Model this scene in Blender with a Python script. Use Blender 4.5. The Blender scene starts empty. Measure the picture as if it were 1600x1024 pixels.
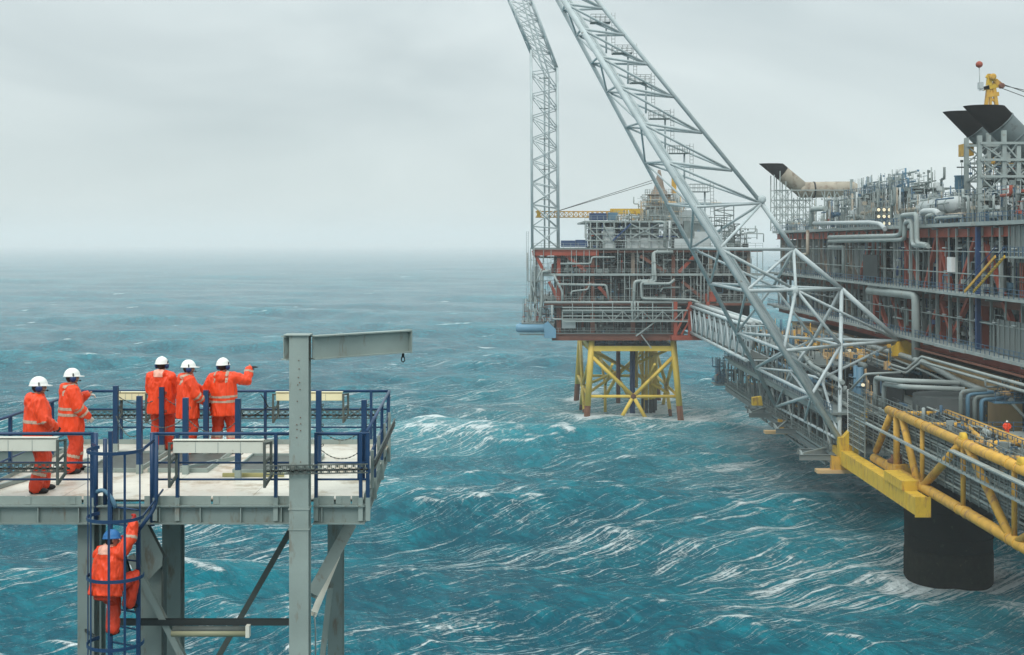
import bpy, bmesh, math, random
import numpy as np
from mathutils import Vector, Matrix, noise as mnoise

scene = bpy.context.scene
COL = scene.collection
rnd = random.Random(7)

# ---------------------------------------------------------------- camera, world, sun, exposure
CAM_Z = 40.0
FPX = 2000.0          # focal length in pixels of the 1600 px wide photograph
cam_data = bpy.data.cameras.new('camera')
cam_data.sensor_width = 36.0
cam_data.lens = 36.0 * FPX / 1600.0
cam_data.shift_y = -132.0 / 1600.0
cam_data.clip_start = 0.5
cam_data.clip_end = 60000.0
cam = bpy.data.objects.new('camera', cam_data)
cam.location = (0, 0, CAM_Z)
cam.rotation_euler = (math.radians(90), 0, 0)
COL.objects.link(cam)
scene.camera = cam

SUN_EL = math.radians(52)
SUN_AZ = math.radians(200)      # compass style, clockwise from +Y: behind and a little to the left of the camera
world = bpy.data.worlds.new('World')
scene.world = world
world.use_nodes = True
wn = world.node_tree.nodes
wl = world.node_tree.links
wn.clear()
w_out = wn.new('ShaderNodeOutputWorld')
w_bg = wn.new('ShaderNodeBackground')
w_bg.inputs['Strength'].default_value = 0.1
w_sky = wn.new('ShaderNodeTexSky')
w_sky.sky_type = 'NISHITA'
w_sky.sun_disc = False
w_sky.sun_elevation = SUN_EL
w_sky.sun_rotation = SUN_AZ
w_tc = wn.new('ShaderNodeTexCoord')
w_sep = wn.new('ShaderNodeSeparateXYZ')
wl.new(w_tc.outputs['Generated'], w_sep.inputs[0])
w_map = wn.new('ShaderNodeMapping')
w_map.inputs['Scale'].default_value = (1.0, 1.0, 2.6)
w_map.inputs['Location'].default_value = (0.35, 0.2, 0.1)
wl.new(w_tc.outputs['Generated'], w_map.inputs[0])
w_noise = wn.new('ShaderNodeTexNoise')
w_noise.inputs['Scale'].default_value = 2.1
w_noise.inputs['Detail'].default_value = 4.0
w_noise.inputs['Roughness'].default_value = 0.55
w_noise.inputs['Distortion'].default_value = 0.5
wl.new(w_map.outputs[0], w_noise.inputs['Vector'])
w_ramp = wn.new('ShaderNodeValToRGB')
w_ramp.color_ramp.elements[0].position = 0.30
w_ramp.color_ramp.elements[0].color = (5.1, 5.85, 5.95, 1)
w_ramp.color_ramp.elements[1].position = 0.62
w_ramp.color_ramp.elements[1].color = (7.4, 8.15, 8.1, 1)
wl.new(w_noise.outputs['Fac'], w_ramp.inputs[0])
# an overcast sky grows brighter towards the zenith
w_el = wn.new('ShaderNodeMapRange')
w_el.inputs['From Min'].default_value = 0.15
w_el.inputs['From Max'].default_value = 1.0
w_el.inputs['To Min'].default_value = 1.0
w_el.inputs['To Max'].default_value = 2.5
wl.new(w_sep.outputs['Z'], w_el.inputs['Value'])
w_mul = wn.new('ShaderNodeVectorMath'); w_mul.operation = 'SCALE'
wl.new(w_ramp.outputs[0], w_mul.inputs[0])
wl.new(w_el.outputs[0], w_mul.inputs['Scale'])
w_mix = wn.new('ShaderNodeMix'); w_mix.data_type = 'RGBA'
w_mix.inputs['Factor'].default_value = 0.9
wl.new(w_sky.outputs[0], w_mix.inputs['A'])
wl.new(w_mul.outputs[0], w_mix.inputs['B'])
wl.new(w_mix.outputs['Result'], w_bg.inputs['Color'])
wl.new(w_bg.outputs[0], w_out.inputs['Surface'])

sun_data = bpy.data.lights.new('sun', 'SUN')
sun_data.energy = 1.5
sun_data.angle = math.radians(22)
sun_data.color = (1.0, 0.96, 0.90)
sun = bpy.data.objects.new('sun', sun_data)
sd = Vector((math.sin(SUN_AZ) * math.cos(SUN_EL), math.cos(SUN_AZ) * math.cos(SUN_EL), math.sin(SUN_EL)))
sun.rotation_euler = sd.to_track_quat('Z', 'Y').to_euler()
COL.objects.link(sun)

scene.view_settings.view_transform = 'Standard'
scene.view_settings.look = 'None'
scene.view_settings.exposure = 0.07
scene.view_settings.gamma = 1.0
scene.view_settings.use_curve_mapping = False
scene.cycles.max_bounces = 7
scene.cycles.diffuse_bounces = 2
scene.cycles.glossy_bounces = 2
scene.cycles.volume_bounces = 4

# ---------------------------------------------------------------- helpers
def P(px, py, Y):
    """point in the place seen at pixel (px,py) of the photograph at distance Y"""
    return Vector(((px - 800.0) * Y / FPX, Y, CAM_Z - (py - 380.0) * Y / FPX))

def mat(name, color, rough=0.6, metal=0.0, var=0.12, scale=3.0, dirt=0.0, dirt_col=(0.16, 0.07, 0.03), dirt_scale=6.0,
        bump=0.0, bump_scale=30.0, streak=0.0, emit=None, spec=0.35):
    m = bpy.data.materials.new(name)
    m.use_nodes = True
    nt = m.node_tree; N = nt.nodes; L = nt.links
    b = N['Principled BSDF']
    b.inputs['Roughness'].default_value = rough
    b.inputs['Metallic'].default_value = metal
    b.inputs['Specular IOR Level'].default_value = spec
    geo = N.new('ShaderNodeNewGeometry')
    n1 = N.new('ShaderNodeTexNoise'); n1.inputs['Scale'].default_value = scale; n1.inputs['Detail'].default_value = 5
    L.new(geo.outputs['Position'], n1.inputs['Vector'])
    mx = N.new('ShaderNodeMix'); mx.data_type = 'RGBA'
    c = Vector(color[:3])
    lo = c * (1 - var * 2.0); hi = c * (1 + var * 1.6)
    mx.inputs['A'].default_value = (max(lo.x, 0), max(lo.y, 0), max(lo.z, 0), 1)
    mx.inputs['B'].default_value = (min(hi.x, .95), min(hi.y, .95), min(hi.z, .95), 1)
    L.new(n1.outputs['Fac'], mx.inputs['Factor'])
    out = mx.outputs['Result']
    if dirt > 0:
        mp = N.new('ShaderNodeMapping'); mp.inputs['Scale'].default_value = (1, 1, 0.25 if streak else 1)
        L.new(geo.outputs['Position'], mp.inputs[0])
        n2 = N.new('ShaderNodeTexNoise'); n2.inputs['Scale'].default_value = dirt_scale; n2.inputs['Detail'].default_value = 7
        n2.inputs['Roughness'].default_value = 0.65
        L.new(mp.outputs[0], n2.inputs['Vector'])
        rp = N.new('ShaderNodeValToRGB')
        rp.color_ramp.elements[0].position = 0.67 - dirt * 0.27; rp.color_ramp.elements[0].color = (0, 0, 0, 1)
        rp.color_ramp.elements[1].position = 0.78 - dirt * 0.22; rp.color_ramp.elements[1].color = (1, 1, 1, 1)
        L.new(n2.outputs['Fac'], rp.inputs[0])
        m2 = N.new('ShaderNodeMix'); m2.data_type = 'RGBA'
        L.new(rp.outputs[0], m2.inputs['Factor']); L.new(out, m2.inputs['A'])
        m2.inputs['B'].default_value = (*dirt_col, 1)
        out = m2.outputs['Result']
    L.new(out, b.inputs['Base Color'])
    if bump > 0:
        n3 = N.new('ShaderNodeTexNoise'); n3.inputs['Scale'].default_value = bump_scale; n3.inputs['Detail'].default_value = 4
        L.new(geo.outputs['Position'], n3.inputs['Vector'])
        bp = N.new('ShaderNodeBump'); bp.inputs['Strength'].default_value = bump; bp.inputs['Distance'].default_value = 0.02
        L.new(n3.outputs['Fac'], bp.inputs['Height']); L.new(bp.outputs[0], b.inputs['Normal'])
    if emit:
        b.inputs['Emission Color'].default_value = (*emit[:3], 1); b.inputs['Emission Strength'].default_value = emit[3]
    return m

class MB:
    """collects shapes into one mesh"""
    def __init__(self): self.v = []; self.f = []; self.s = []
    def box(self, x0, x1, y0, y1, z0, z1):
        n = len(self.v)
        self.v += [(x0,y0,z0),(x1,y0,z0),(x1,y1,z0),(x0,y1,z0),(x0,y0,z1),(x1,y0,z1),(x1,y1,z1),(x0,y1,z1)]
        self.f += [(n,n+3,n+2,n+1),(n+4,n+5,n+6,n+7),(n,n+1,n+5,n+4),(n+1,n+2,n+6,n+5),(n+2,n+3,n+7,n+6),(n+3,n,n+4,n+7)]
        self.s += [0]*6
        return self
    def frame(self, a, b, up=(0,0,1)):
        a = Vector(a); b = Vector(b); d = (b - a).normalized(); u = Vector(up)
        if abs(d.dot(u)) > 0.97: u = Vector((0,1,0)) if abs(d.y) < 0.9 else Vector((1,0,0))
        s = d.cross(u).normalized(); t = s.cross(d).normalized()
        return a, b, s, t
    def beam(self, a, b, w, h, up=(0,0,1)):
        """rectangular bar from a to b, w wide sideways and h along up"""
        a, b, s, t = self.frame(a, b, up); n = len(self.v)
        for p in (a, b):
            for i, j in ((-1,-1),(1,-1),(1,1),(-1,1)):
                self.v.append(tuple(p + s*(w/2*i) + t*(h/2*j)))
        self.f += [(n,n+1,n+2,n+3),(n+7,n+6,n+5,n+4),(n,n+4,n+5,n+1),(n+1,n+5,n+6,n+2),(n+2,n+6,n+7,n+3),(n+3,n+7,n+4,n)]
        self.s += [0]*6
        return self
    def ibeam(self, a, b, w, h, tf=None, tw=None, up=(0,0,1)):
        a, b, s, t = self.frame(a, b, up)
        tf = tf or h*0.08; tw = tw or w*0.08
        o = t*(h/2 - tf/2)
        self.beam(a+o, b+o, w, tf, t); self.beam(a-o, b-o, w, tf, t)
        self.beam(a, b, tw, h - 2*tf, t)
        return self
    def tube(self, a, b, r, n=6, r2=None, caps=True):
        a, b, s, t = self.frame(a, b); r2 = r if r2 is None else r2; k = len(self.v)
        for p, rr in ((a, r), (b, r2)):
            for i in range(n):
                c = math.cos(2*math.pi*i/n)*rr; q = math.sin(2*math.pi*i/n)*rr
                self.v.append(tuple(p + s*c + t*q))
        for i in range(n):
            j = (i+1) % n
            self.f.append((k+i, k+n+i, k+n+j, k+j)); self.s.append(1)
        if caps:
            self.f.append(tuple(k+i for i in range(n))); self.f.append(tuple(k+n+i for i in reversed(range(n)))); self.s += [0, 0]
        return self
    def path(self, pts, r, n=6, bend=None):
        """pipe along pts with rounded corners"""
        pts = [Vector(p) for p in pts]
        bend = r*2.2 if bend is None else bend
        q = [pts[0]]
        for i in range(1, len(pts)-1):
            p = pts[i]; d0 = (pts[i-1]-p); d1 = (pts[i+1]-p)
            l0 = min(bend, d0.length*0.45); l1 = min(bend, d1.length*0.45)
            a = p + d0.normalized()*l0; b = p + d1.normalized()*l1
            for k in range(4):
                u = k/3
                q.append(a*(1-u)**2 + p*2*u*(1-u) + b*u*u)
        q.append(pts[-1])
        rings = []; prev = None
        for i, p in enumerate(q):
            if i == 0: d = q[1]-q[0]
            elif i == len(q)-1: d = q[-1]-q[-2]
            else: d = (q[i+1]-p).normalized() + (p-q[i-1]).normalized()
            d.normalize()
            if prev is None:
                u = Vector((0,0,1)) if abs(d.z) < .9 else Vector((0,1,0))
                s = d.cross(u).normalized()
            else:
                s = (prev - d*prev.dot(d)).normalized()
            prev = s; t = s.cross(d)
            k = len(self.v); rings.append(k)
            for m_ in range(n):
                an = 2*math.pi*m_/n
                self.v.append(tuple(p + s*(math.cos(an)*r) + t*(math.sin(an)*r)))
        for a, b in zip(rings[:-1], rings[1:]):
            for i in range(n):
                j = (i+1) % n
                self.f.append((a+i, b+i, b+j, a+j)); self.s.append(1)
        self.f.append(tuple(rings[0]+i for i in range(n))); self.f.append(tuple(rings[-1]+i for i in reversed(range(n)))); self.s += [0, 0]
        return self
    def lathe(self, c, prof, axis=(0,0,1), n=16):
        """profile [(radius, height)] turned about axis through c"""
        c = Vector(c); ax = Vector(axis).normalized()
        u = Vector((0,0,1)) if abs(ax.z) < .9 else Vector((1,0,0))
        s = ax.cross(u).normalized(); t = ax.cross(s); k = len(self.v)
        for r, h in prof:
            for i in range(n):
                an = 2*math.pi*i/n
                self.v.append(tuple(c + ax*h + s*(math.cos(an)*r) + t*(math.sin(an)*r)))
        for j in range(len(prof)-1):
            for i in range(n):
                i2 = (i+1) % n
                self.f.append((k+j*n+i, k+j*n+i2, k+(j+1)*n+i2, k+(j+1)*n+i)); self.s.append(1)
        self.f.append(tuple(k+i for i in reversed(range(n)))); self.f.append(tuple(k+(len(prof)-1)*n+i for i in range(n))); self.s += [0, 0]
        return self
    def poly(self, pts, thick, nrm):
        """flat plate with outline pts and a thickness along nrm"""
        nrm = Vector(nrm).normalized()*thick; k = len(self.v); n = len(pts)
        for p in pts: self.v.append(tuple(Vector(p)))
        for p in pts: self.v.append(tuple(Vector(p)+nrm))
        self.f.append(tuple(range(k, k+n))); self.f.append(tuple(range(k+2*n-1, k+n-1, -1)))
        for i in range(n):
            j = (i+1) % n
            self.f.append((k+i, k+n+i, k+n+j, k+j))
        self.s += [0]*(n+2)
        return self
    def mesh(self, name, origin=(0,0,0)):
        me = bpy.data.meshes.new(name)
        o = origin
        me.from_pydata([(x-o[0], y-o[1], z-o[2]) for x, y, z in self.v], [], self.f)
        me.polygons.foreach_set('use_smooth', [bool(x) for x in self.s])
        me.update()
        return me

def tag(o, label=None, cat=None, group=None, kind=None):
    if label: o['label'] = label
    if cat: o['category'] = cat
    if group: o['group'] = group
    if kind: o['kind'] = kind
    return o

def thing(name, loc, label, cat, group=None):
    o = bpy.data.objects.new(name, None)
    o.empty_display_size = 0.3
    o.location = loc
    COL.objects.link(o)
    o['_org'] = tuple(loc)
    return tag(o, label, cat, group)

def origin_of(o):
    t = Vector((0,0,0))
    while o is not None:
        t += Vector(o.location); o = o.parent
    return t

def part(name, mb, m, parent=None, label=None, kind=None, loc=None):
    """one mesh object; its vertices are given in the place's coordinates"""
    org = origin_of(parent) if parent is not None else Vector(loc or (0,0,0))
    me = mb.mesh(name, org)
    me.materials.append(m)
    o = bpy.data.objects.new(name, me)
    COL.objects.link(o)
    if parent is not None: o.parent = parent
    else: o.location = org
    if label: o['label'] = label
    if kind: o['kind'] = kind
    return o

def inst(src, off, parent=None, name=None):
    """copy of an object moved by off, sharing its mesh"""
    o = src.copy(); COL.objects.link(o)
    if parent is not None: o.parent = parent
    o.location = Vector(src.location) + Vector(off)
    return o

def copy_thing(root, off, label, group=None):
    c = root.copy(); COL.objects.link(c)
    c.location = Vector(root.location) + Vector(off)
    c['label'] = label
    if group: c['group'] = group
    for ch in list(root.children):
        d = ch.copy(); COL.objects.link(d); d.parent = c
        for g in list(ch.children):
            e = g.copy(); COL.objects.link(e); e.parent = d
    return c

# ---------------------------------------------------------------- materials
M = {}
M['grey'] = mat('grey_green_steel', (0.28, 0.335, 0.31), 0.55, var=0.17, scale=1.3, dirt=0.34, dirt_col=(0.20, 0.17, 0.13), dirt_scale=6, bump=.15, streak=1)
M['boom'] = mat('boom_steel', (0.45, 0.515, 0.525), 0.45, var=0.14, scale=.6, dirt=0.18, dirt_col=(0.22, 0.20, 0.17), dirt_scale=1.2)
M['greyshade'] = mat('shaded_grey_green_steel', (0.20, 0.25, 0.235), 0.55, var=0.17, scale=1.3, dirt=0.36, dirt_col=(0.15, 0.13, 0.10), dirt_scale=6, bump=.15, streak=1)  # same grey green paint, with the shade at the deck edge darkened into it
M['steel'] = mat('pale_steel', (0.30, 0.345, 0.335), 0.5, var=0.16, scale=.5, dirt=0.25, dirt_col=(0.20, 0.15, 0.11), dirt_scale=1.1)
M['steel2'] = mat('galvanised_steel', (0.17, 0.205, 0.20), 0.55, var=0.2, scale=.7, dirt=0.25, dirt_col=(0.12, 0.09, 0.07), dirt_scale=1.4)
M['darksteel'] = mat('dark_steel', (0.035, 0.045, 0.045), 0.6, var=0.3, scale=.6)
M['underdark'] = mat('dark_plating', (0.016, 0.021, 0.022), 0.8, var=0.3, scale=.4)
M['red'] = mat('red_oxide_steel', (0.33, 0.068, 0.038), 0.6, var=0.15, scale=.5, dirt=0.3, dirt_col=(0.15, 0.05, 0.035), dirt_scale=.9)
M['brown'] = mat('rusty_brown_steel', (0.18, 0.07, 0.045), 0.7, var=0.2, scale=.5, dirt=.3, dirt_col=(.08,.04,.03), dirt_scale=.8)
M['taupe'] = mat('weathered_taupe', (0.24, 0.19, 0.15), 0.7, var=0.2, scale=.6)
M['yellow'] = mat('yellow_paint', (0.60, 0.34, 0.05), 0.62, var=0.2, scale=.7, dirt=0.55, dirt_col=(0.33, 0.17, 0.07), dirt_scale=1.7, streak=1, bump=.3, bump_scale=4)
M['yellowbright'] = mat('bright_yellow_paint', (0.62, 0.40, 0.035), 0.62, var=0.16, scale=.8, dirt=0.5, dirt_col=(0.36, 0.19, 0.05), dirt_scale=1.8, streak=1, bump=.3, bump_scale=4)
M['yellowjack'] = mat('jacket_yellow', (0.74, 0.52, 0.09), 0.55, var=0.15, scale=.3, dirt=0.26, dirt_col=(0.26, 0.13, 0.06), dirt_scale=.5, streak=1)
M['sand'] = mat('sand_paint', (0.60, 0.40, 0.20), 0.55, var=0.12, scale=.4, dirt=0.2, dirt_col=(0.32, 0.17, 0.09), dirt_scale=.7)
M['rust'] = mat('splash_zone_rust', (0.15, 0.065, 0.035), 0.85, var=0.3, scale=.8, dirt=0.5, dirt_col=(0.05, 0.03, 0.02), dirt_scale=1.0)
M['black'] = mat('black_rubber', (0.009, 0.010, 0.011), 0.5, var=0.2)
M['blue'] = mat('blue_rail_paint', (0.015, 0.052, 0.125), 0.4, var=0.2, scale=2.5, dirt=0.12, dirt_col=(0.1,0.12,0.14), dirt_scale=14)
M['bluerail'] = mat('far_blue_rail_paint', (0.055, 0.12, 0.19), 0.5, var=0.2, scale=1)
M['bluepipe'] = mat('blue_pipe_paint', (0.09, 0.19, 0.27), 0.5, var=0.2, scale=.7)
M['navy'] = mat('navy_paint', (0.02, 0.055, 0.15), 0.5, var=0.2, scale=1)
M['deck'] = mat('painted_deck', (0.65, 0.62, 0.54), 0.4, var=0.16, scale=1.1, dirt=0.62, dirt_col=(0.40, 0.34, 0.25), dirt_scale=1.9, bump=.25, bump_scale=18)
M['cream'] = mat('cream_housing', (0.66, 0.65, 0.56), 0.5, var=0.06, dirt=0.1, dirt_col=(.25,.2,.1), dirt_scale=15)
M['lens'] = mat('yellowed_lamp_cover', (0.80, 0.74, 0.48), 0.3, var=0.05)
M['galv'] = mat('dark_galvanised', (0.09, 0.105, 0.095), 0.55, var=0.2, scale=8)
M['clad'] = mat('cladding_sheet', (0.17, 0.195, 0.19), 0.6, var=0.10, scale=.3, dirt=0.15, dirt_col=(0.14, 0.11, 0.09), dirt_scale=.5, streak=1)
M['cladw'] = mat('pale_cladding_sheet', (0.46, 0.50, 0.50), 0.6, var=0.08, scale=.4)
M['duct'] = mat('insulated_duct', (0.38, 0.335, 0.265), 0.65, var=0.18, scale=.5, dirt=.5, dirt_col=(.20,.15,.11), dirt_scale=.6)
M['olive'] = mat('olive_lamp_cover', (0.30, 0.30, 0.19), 0.5, var=0.12)
M['stack'] = mat('grey_stack', (0.115, 0.145, 0.148), 0.6, var=0.22, scale=.5, dirt=.4, dirt_col=(.05,.055,.05), dirt_scale=.8)
M['concrete'] = mat('tarred_concrete', (0.004, 0.007, 0.006), 0.85, var=0.35, scale=.5, dirt=0.2, dirt_col=(0.045, 0.05, 0.035), dirt_scale=1.2, bump=.5, bump_scale=1.5, spec=.1)
M['soot'] = mat('soot_blackened_steel', (0.006, 0.006, 0.006), 0.9, var=0.2, spec=.05)
M['white'] = mat('white_paint', (0.74, 0.75, 0.74), 0.5, var=0.06)
M['lightblue'] = mat('light_blue_paint', (0.15, 0.31, 0.43), 0.5, var=0.12, scale=.4)
M['lampglow'] = mat('lit_floodlight', (0.9, 0.8, 0.6), 0.4, emit=(1.0, 0.80, 0.50, 0.45))

# ---------------------------------------------------------------- sea
WIND = Vector((1.0, 0.80)).normalized()
def wave_field(X, Y, cell):
    rs = np.random.RandomState(11)
    dz = np.zeros_like(X); dx = np.zeros_like(X); dy = np.zeros_like(X); jac = np.zeros_like(X); dzs = np.zeros_like(X)
    base = 1.22
    comps = []
    for lam in (105., 84., 68., 56., 46., 38., 31.):
        for _ in range(2):
            comps.append((lam*rs.uniform(.92, 1.08), base + rs.normal(.0, .42), .046*rs.uniform(.6, 1.15)))
    for lam in (28., 23., 19., 16., 13., 11., 9., 7.5, 6.2, 5.1, 4.2, 3.4, 2.8, 2.2):
        for _ in range(4):
            comps.append((lam*rs.uniform(.9, 1.1), base + rs.normal(0, .75), .037*rs.uniform(.5, 1.2)))
    for lam, th, st in comps:
        k = 2*math.pi/lam; a = st/k
        ph = rs.uniform(0, 6.28)
        att = np.clip((lam/cell - 2.2)/3.0, 0, 1)
        if att.max() <= 0: continue
        arg = k*(math.cos(th)*X + math.sin(th)*Y) + ph
        c = np.cos(arg)*att; s = np.sin(arg)*att
        dz += a*c; ch = 0.95
        dx -= ch*a*math.cos(th)*s; dy -= ch*a*math.sin(th)*s
        jac += ch*k*a*c
        if lam > 8: dzs += a*c
    # the one big swell that has just passed under the far platform
    for cx, cy, a, sx, sy, sl in ((8, 262, 4.2, 34, 10, -.18), (-52, 205, 2.6, 26, 9, .10), (24, 168, 2.4, 22, 8, .25), (-30, 150, 2.2, 24, 7, .2)):
        yy = Y - cy - sl*(X-cx) + 4*np.sin((X-cx)/15.0)
        g = a*np.exp(-(yy/sy)**2)*np.exp(-((X-cx)/sx)**2)
        dz += g; dzs += g; dy -= .35*g; jac += .09*g
    return dx, dy, dz, jac, dzs

def build_sea():
    ys = [18.0]
    while ys[-1] < 16000:
        y = ys[-1]
        st = min(max(y*y/(CAM_Z*1280.0)*0.58, 0.16 if y > 70 else 0.5), y*0.011 + .05) if y > 60 else 1.0
        ys.append(y + max(st, .16))
    ys = np.array(ys)
    t = np.linspace(-1, 1, 860)
    YY = np.repeat(ys[:, None], len(t), 1)
    half = 0.50*ys + 28.0
    XX = half[:, None]*t[None, :] + 0.0
    cell = np.maximum(half[:, None]*2/len(t)*np.ones_like(XX), np.gradient(ys)[:, None]*0.8)
    dx, dy, dz, jac, dzs = wave_field(XX, YY, cell)
    calm = np.clip((ys - 25)/30.0, 0, 1)[:, None]
    far = np.clip((14000 - ys)/4000.0, 0, 1)[:, None]
    calm = calm*far
    V = np.stack([XX + dx*calm, YY + dy*calm, dz*calm], -1).reshape(-1, 3)
    nr, nc = XX.shape
    idx = np.arange(nr*nc).reshape(nr, nc)
    F = np.stack([idx[:-1, :-1], idx[:-1, 1:], idx[1:, 1:], idx[1:, :-1]], -1).reshape(-1, 4)
    me = bpy.data.meshes.new('sea')
    me.vertices.add(len(V)); me.vertices.foreach_set('co', V.astype(np.float32).ravel())
    me.loops.add(len(F)*4); me.loops.foreach_set('vertex_index', F.astype(np.int32).ravel())
    me.polygons.add(len(F)); me.polygons.foreach_set('loop_start', np.arange(0, len(F)*4, 4, dtype=np.int32))
    me.polygons.foreach_set('loop_total', np.full(len(F), 4, dtype=np.int32))
    me.polygons.foreach_set('use_smooth', np.ones(len(F), dtype=bool))
    me.update(calc_edges=True)
    # foam at folding crests, around the jacket legs and in the wake of the concrete shaft
    foam = np.clip((jac - 0.30)/0.34, 0, 1)*.68*np.clip(cell*0 + 1, 0, 1)
    churn = np.zeros_like(XX)
    for (cx, cy, rx, ry, w) in ((30, 300, 34, 46, .85), (-8, 268, 46, 34, .55), (62, 178, 30, 60, .45), (54, 140, 12, 12, .8), (-34, 215, 22, 24, .35), (48, 245, 40, 36, .55)):
        churn = np.maximum(churn, w*np.exp(-(((XX-cx)/rx)**2 + ((YY-cy)/ry)**2)))
    for lx, ly, rr_, w in ([(x, y, 4.2, .9) for x, y in ((16.7,286.5),(37.8,286.5),(37.8,331),(16.7,331),(23,286.5),(31,286.5),(33,308),(29,301))] + [(53.5,157,7.2,.75),(47.5,153,4.2,.6)]):
        foam = np.maximum(foam, w*np.exp(-(((XX-lx-.8)**2 + (YY-ly-1)**2)/rr_**2)))
        foam = np.maximum(foam, w*.55*np.exp(-(((XX-lx-4)/4.0)**2 + ((YY-ly-6)/9.0)**2)))
    a = me.attributes.new('foam', 'FLOAT', 'POINT'); a.data.foreach_set('value', foam.astype(np.float32).ravel())
    a = me.attributes.new('churn', 'FLOAT', 'POINT'); a.data.foreach_set('value', churn.astype(np.float32).ravel())
    a = me.attributes.new('height', 'FLOAT', 'POINT'); a.data.foreach_set('value', (dzs*calm).astype(np.float32).ravel())
    o = bpy.data.objects.new('sea', me); COL.objects.link(o)
    tag(o, 'rough teal sea streaked with wind blown white foam', 'sea', kind='structure')
    m = bpy.data.materials.new('sea_water'); m.use_nodes = True
    nt = m.node_tree; N = nt.nodes; L = nt.links; b = N['Principled BSDF']
    geo = N.new('ShaderNodeNewGeometry')
    def math_(op, a, b_=None, c_=None, clamp=False):
        n = N.new('ShaderNodeMath'); n.operation = op; n.use_clamp = clamp
        for i, v in enumerate((a, b_, c_)):
            if v is None: continue
            if isinstance(v, (int, float)): n.inputs[i].default_value = v
            else: L.new(v, n.inputs[i])
        return n.outputs[0]
    def attr(nm):
        n = N.new('ShaderNodeAttribute'); n.attribute_name = nm; return n.outputs['Fac']
    def noise_(vec, sc, det=4, rough=.5, dist=0.0):
        n = N.new('ShaderNodeTexNoise'); n.inputs['Scale'].default_value = sc; n.inputs['Detail'].default_value = det
        n.inputs['Roughness'].default_value = rough; n.inputs['Distortion'].default_value = dist
        L.new(vec, n.inputs['Vector']); return n
    def mapr(v, a0, a1, b0=0., b1=1.):
        n = N.new('ShaderNodeMapRange'); n.interpolation_type = 'SMOOTHSTEP'
        L.new(v, n.inputs['Value'])
        for nm, q in (('From Min', a0), ('From Max', a1), ('To Min', b0), ('To Max', b1)): n.inputs[nm].default_value = q
        return n.outputs[0]
    # wind frame, bent gently by slow noise so that no streak runs dead straight
    wob = noise_(geo.outputs['Position'], 0.008, 2)
    sub = N.new('ShaderNodeVectorMath'); sub.operation = 'SUBTRACT'; sub.inputs[1].default_value = (.5, .5, .5)
    L.new(wob.outputs['Color'], sub.inputs[0])
    scl = N.new('ShaderNodeVectorMath'); scl.operation = 'SCALE'; scl.inputs['Scale'].default_value = 30
    L.new(sub.outputs[0], scl.inputs[0])
    wob2 = noise_(geo.outputs['Position'], 0.12, 3)
    sub2 = N.new('ShaderNodeVectorMath'); sub2.operation = 'SUBTRACT'; sub2.inputs[1].default_value = (.5, .5, .5)
    L.new(wob2.outputs['Color'], sub2.inputs[0])
    scl2 = N.new('ShaderNodeVectorMath'); scl2.operation = 'SCALE'; scl2.inputs['Scale'].default_value = 1.3
    L.new(sub2.outputs[0], scl2.inputs[0])
    add = N.new('ShaderNodeVectorMath'); add.operation = 'ADD'
    L.new(geo.outputs['Position'], add.inputs[0]); L.new(scl.outputs[0], add.inputs[1])
    add2 = N.new('ShaderNodeVectorMath'); add2.operation = 'ADD'
    L.new(add.outputs[0], add2.inputs[0]); L.new(scl2.outputs[0], add2.inputs[1])
    rot = N.new('ShaderNodeMapping'); rot.vector_type = 'TEXTURE'
    rot.inputs['Rotation'].default_value = (0, 0, math.atan2(WIND.y, WIND.x))
    L.new(add2.outputs[0], rot.inputs[0])
    def streak(su, sv, off, lo, hi, det=3):
        mp = N.new('ShaderNodeMapping'); mp.inputs['Scale'].default_value = (su, sv, 0.0); mp.inputs['Location'].default_value = (off, off*1.7, 0)
        L.new(rot.outputs[0], mp.inputs[0])
        n = noise_(mp.outputs[0], 1.0, det, .55)
        r = math_('ABSOLUTE', math_('SUBTRACT', n.outputs['Fac'], 0.5))
        return mapr(r, hi, lo)
    s1 = streak(0.0075, 0.120, 3.1, 0.0, 0.024, 4)
    s2 = streak(0.017, 0.30, 9.7, 0.0, 0.032, 4)
    s3 = streak(0.040, 0.80, 17.0, 0.0, 0.045, 4)
    s4 = streak(0.10, 1.9, 27.0, 0.0, 0.07, 3)
    lace = N.new('ShaderNodeTexVoronoi'); lace.feature = 'DISTANCE_TO_EDGE'; lace.inputs['Scale'].default_value = .62
    lmp = N.new('ShaderNodeMapping'); lmp.inputs['Scale'].default_value = (.55, 1.2, 1); L.new(rot.outputs[0], lmp.inputs[0]); L.new(lmp.outputs[0], lace.inputs['Vector'])
    lc = mapr(lace.outputs['Distance'], .13, 0.0)
    patch = mapr(noise_(rot.outputs[0], 0.016, 3).outputs['Fac'], 0.42, 0.62)
    patch2 = mapr(noise_(rot.outputs[0], 0.045, 3).outputs['Fac'], 0.40, 0.64)
    sm = N.new('ShaderNodeMapping'); sm.inputs['Scale'].default_value = (1.0, 1.25, 1.2)
    L.new(rot.outputs[0], sm.inputs[0])
    spn = N.new('ShaderNodeMapRange'); L.new(noise_(sm.outputs[0], 1.9, 9, .88).outputs['Fac'], spn.inputs['Value'])
    spn.inputs['From Min'].default_value = .33; spn.inputs['From Max'].default_value = .67; spn.clamp = False
    sp = spn.outputs[0]
    ch = attr('churn')
    sepp = N.new('ShaderNodeSeparateXYZ'); L.new(geo.outputs['Position'], sepp.inputs[0])
    nearf = mapr(sepp.outputs['Y'], 230, 620, 1.0, .18)
    D = math_('MULTIPLY', s1, math_('ADD', math_('MULTIPLY', patch, .34), .13))
    D = math_('ADD', D, math_('MULTIPLY', s2, math_('ADD', math_('MULTIPLY', patch2, .28), .13)))
    D = math_('ADD', D, math_('MULTIPLY', s3, math_('ADD', math_('MULTIPLY', patch, .20), .18)))
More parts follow.
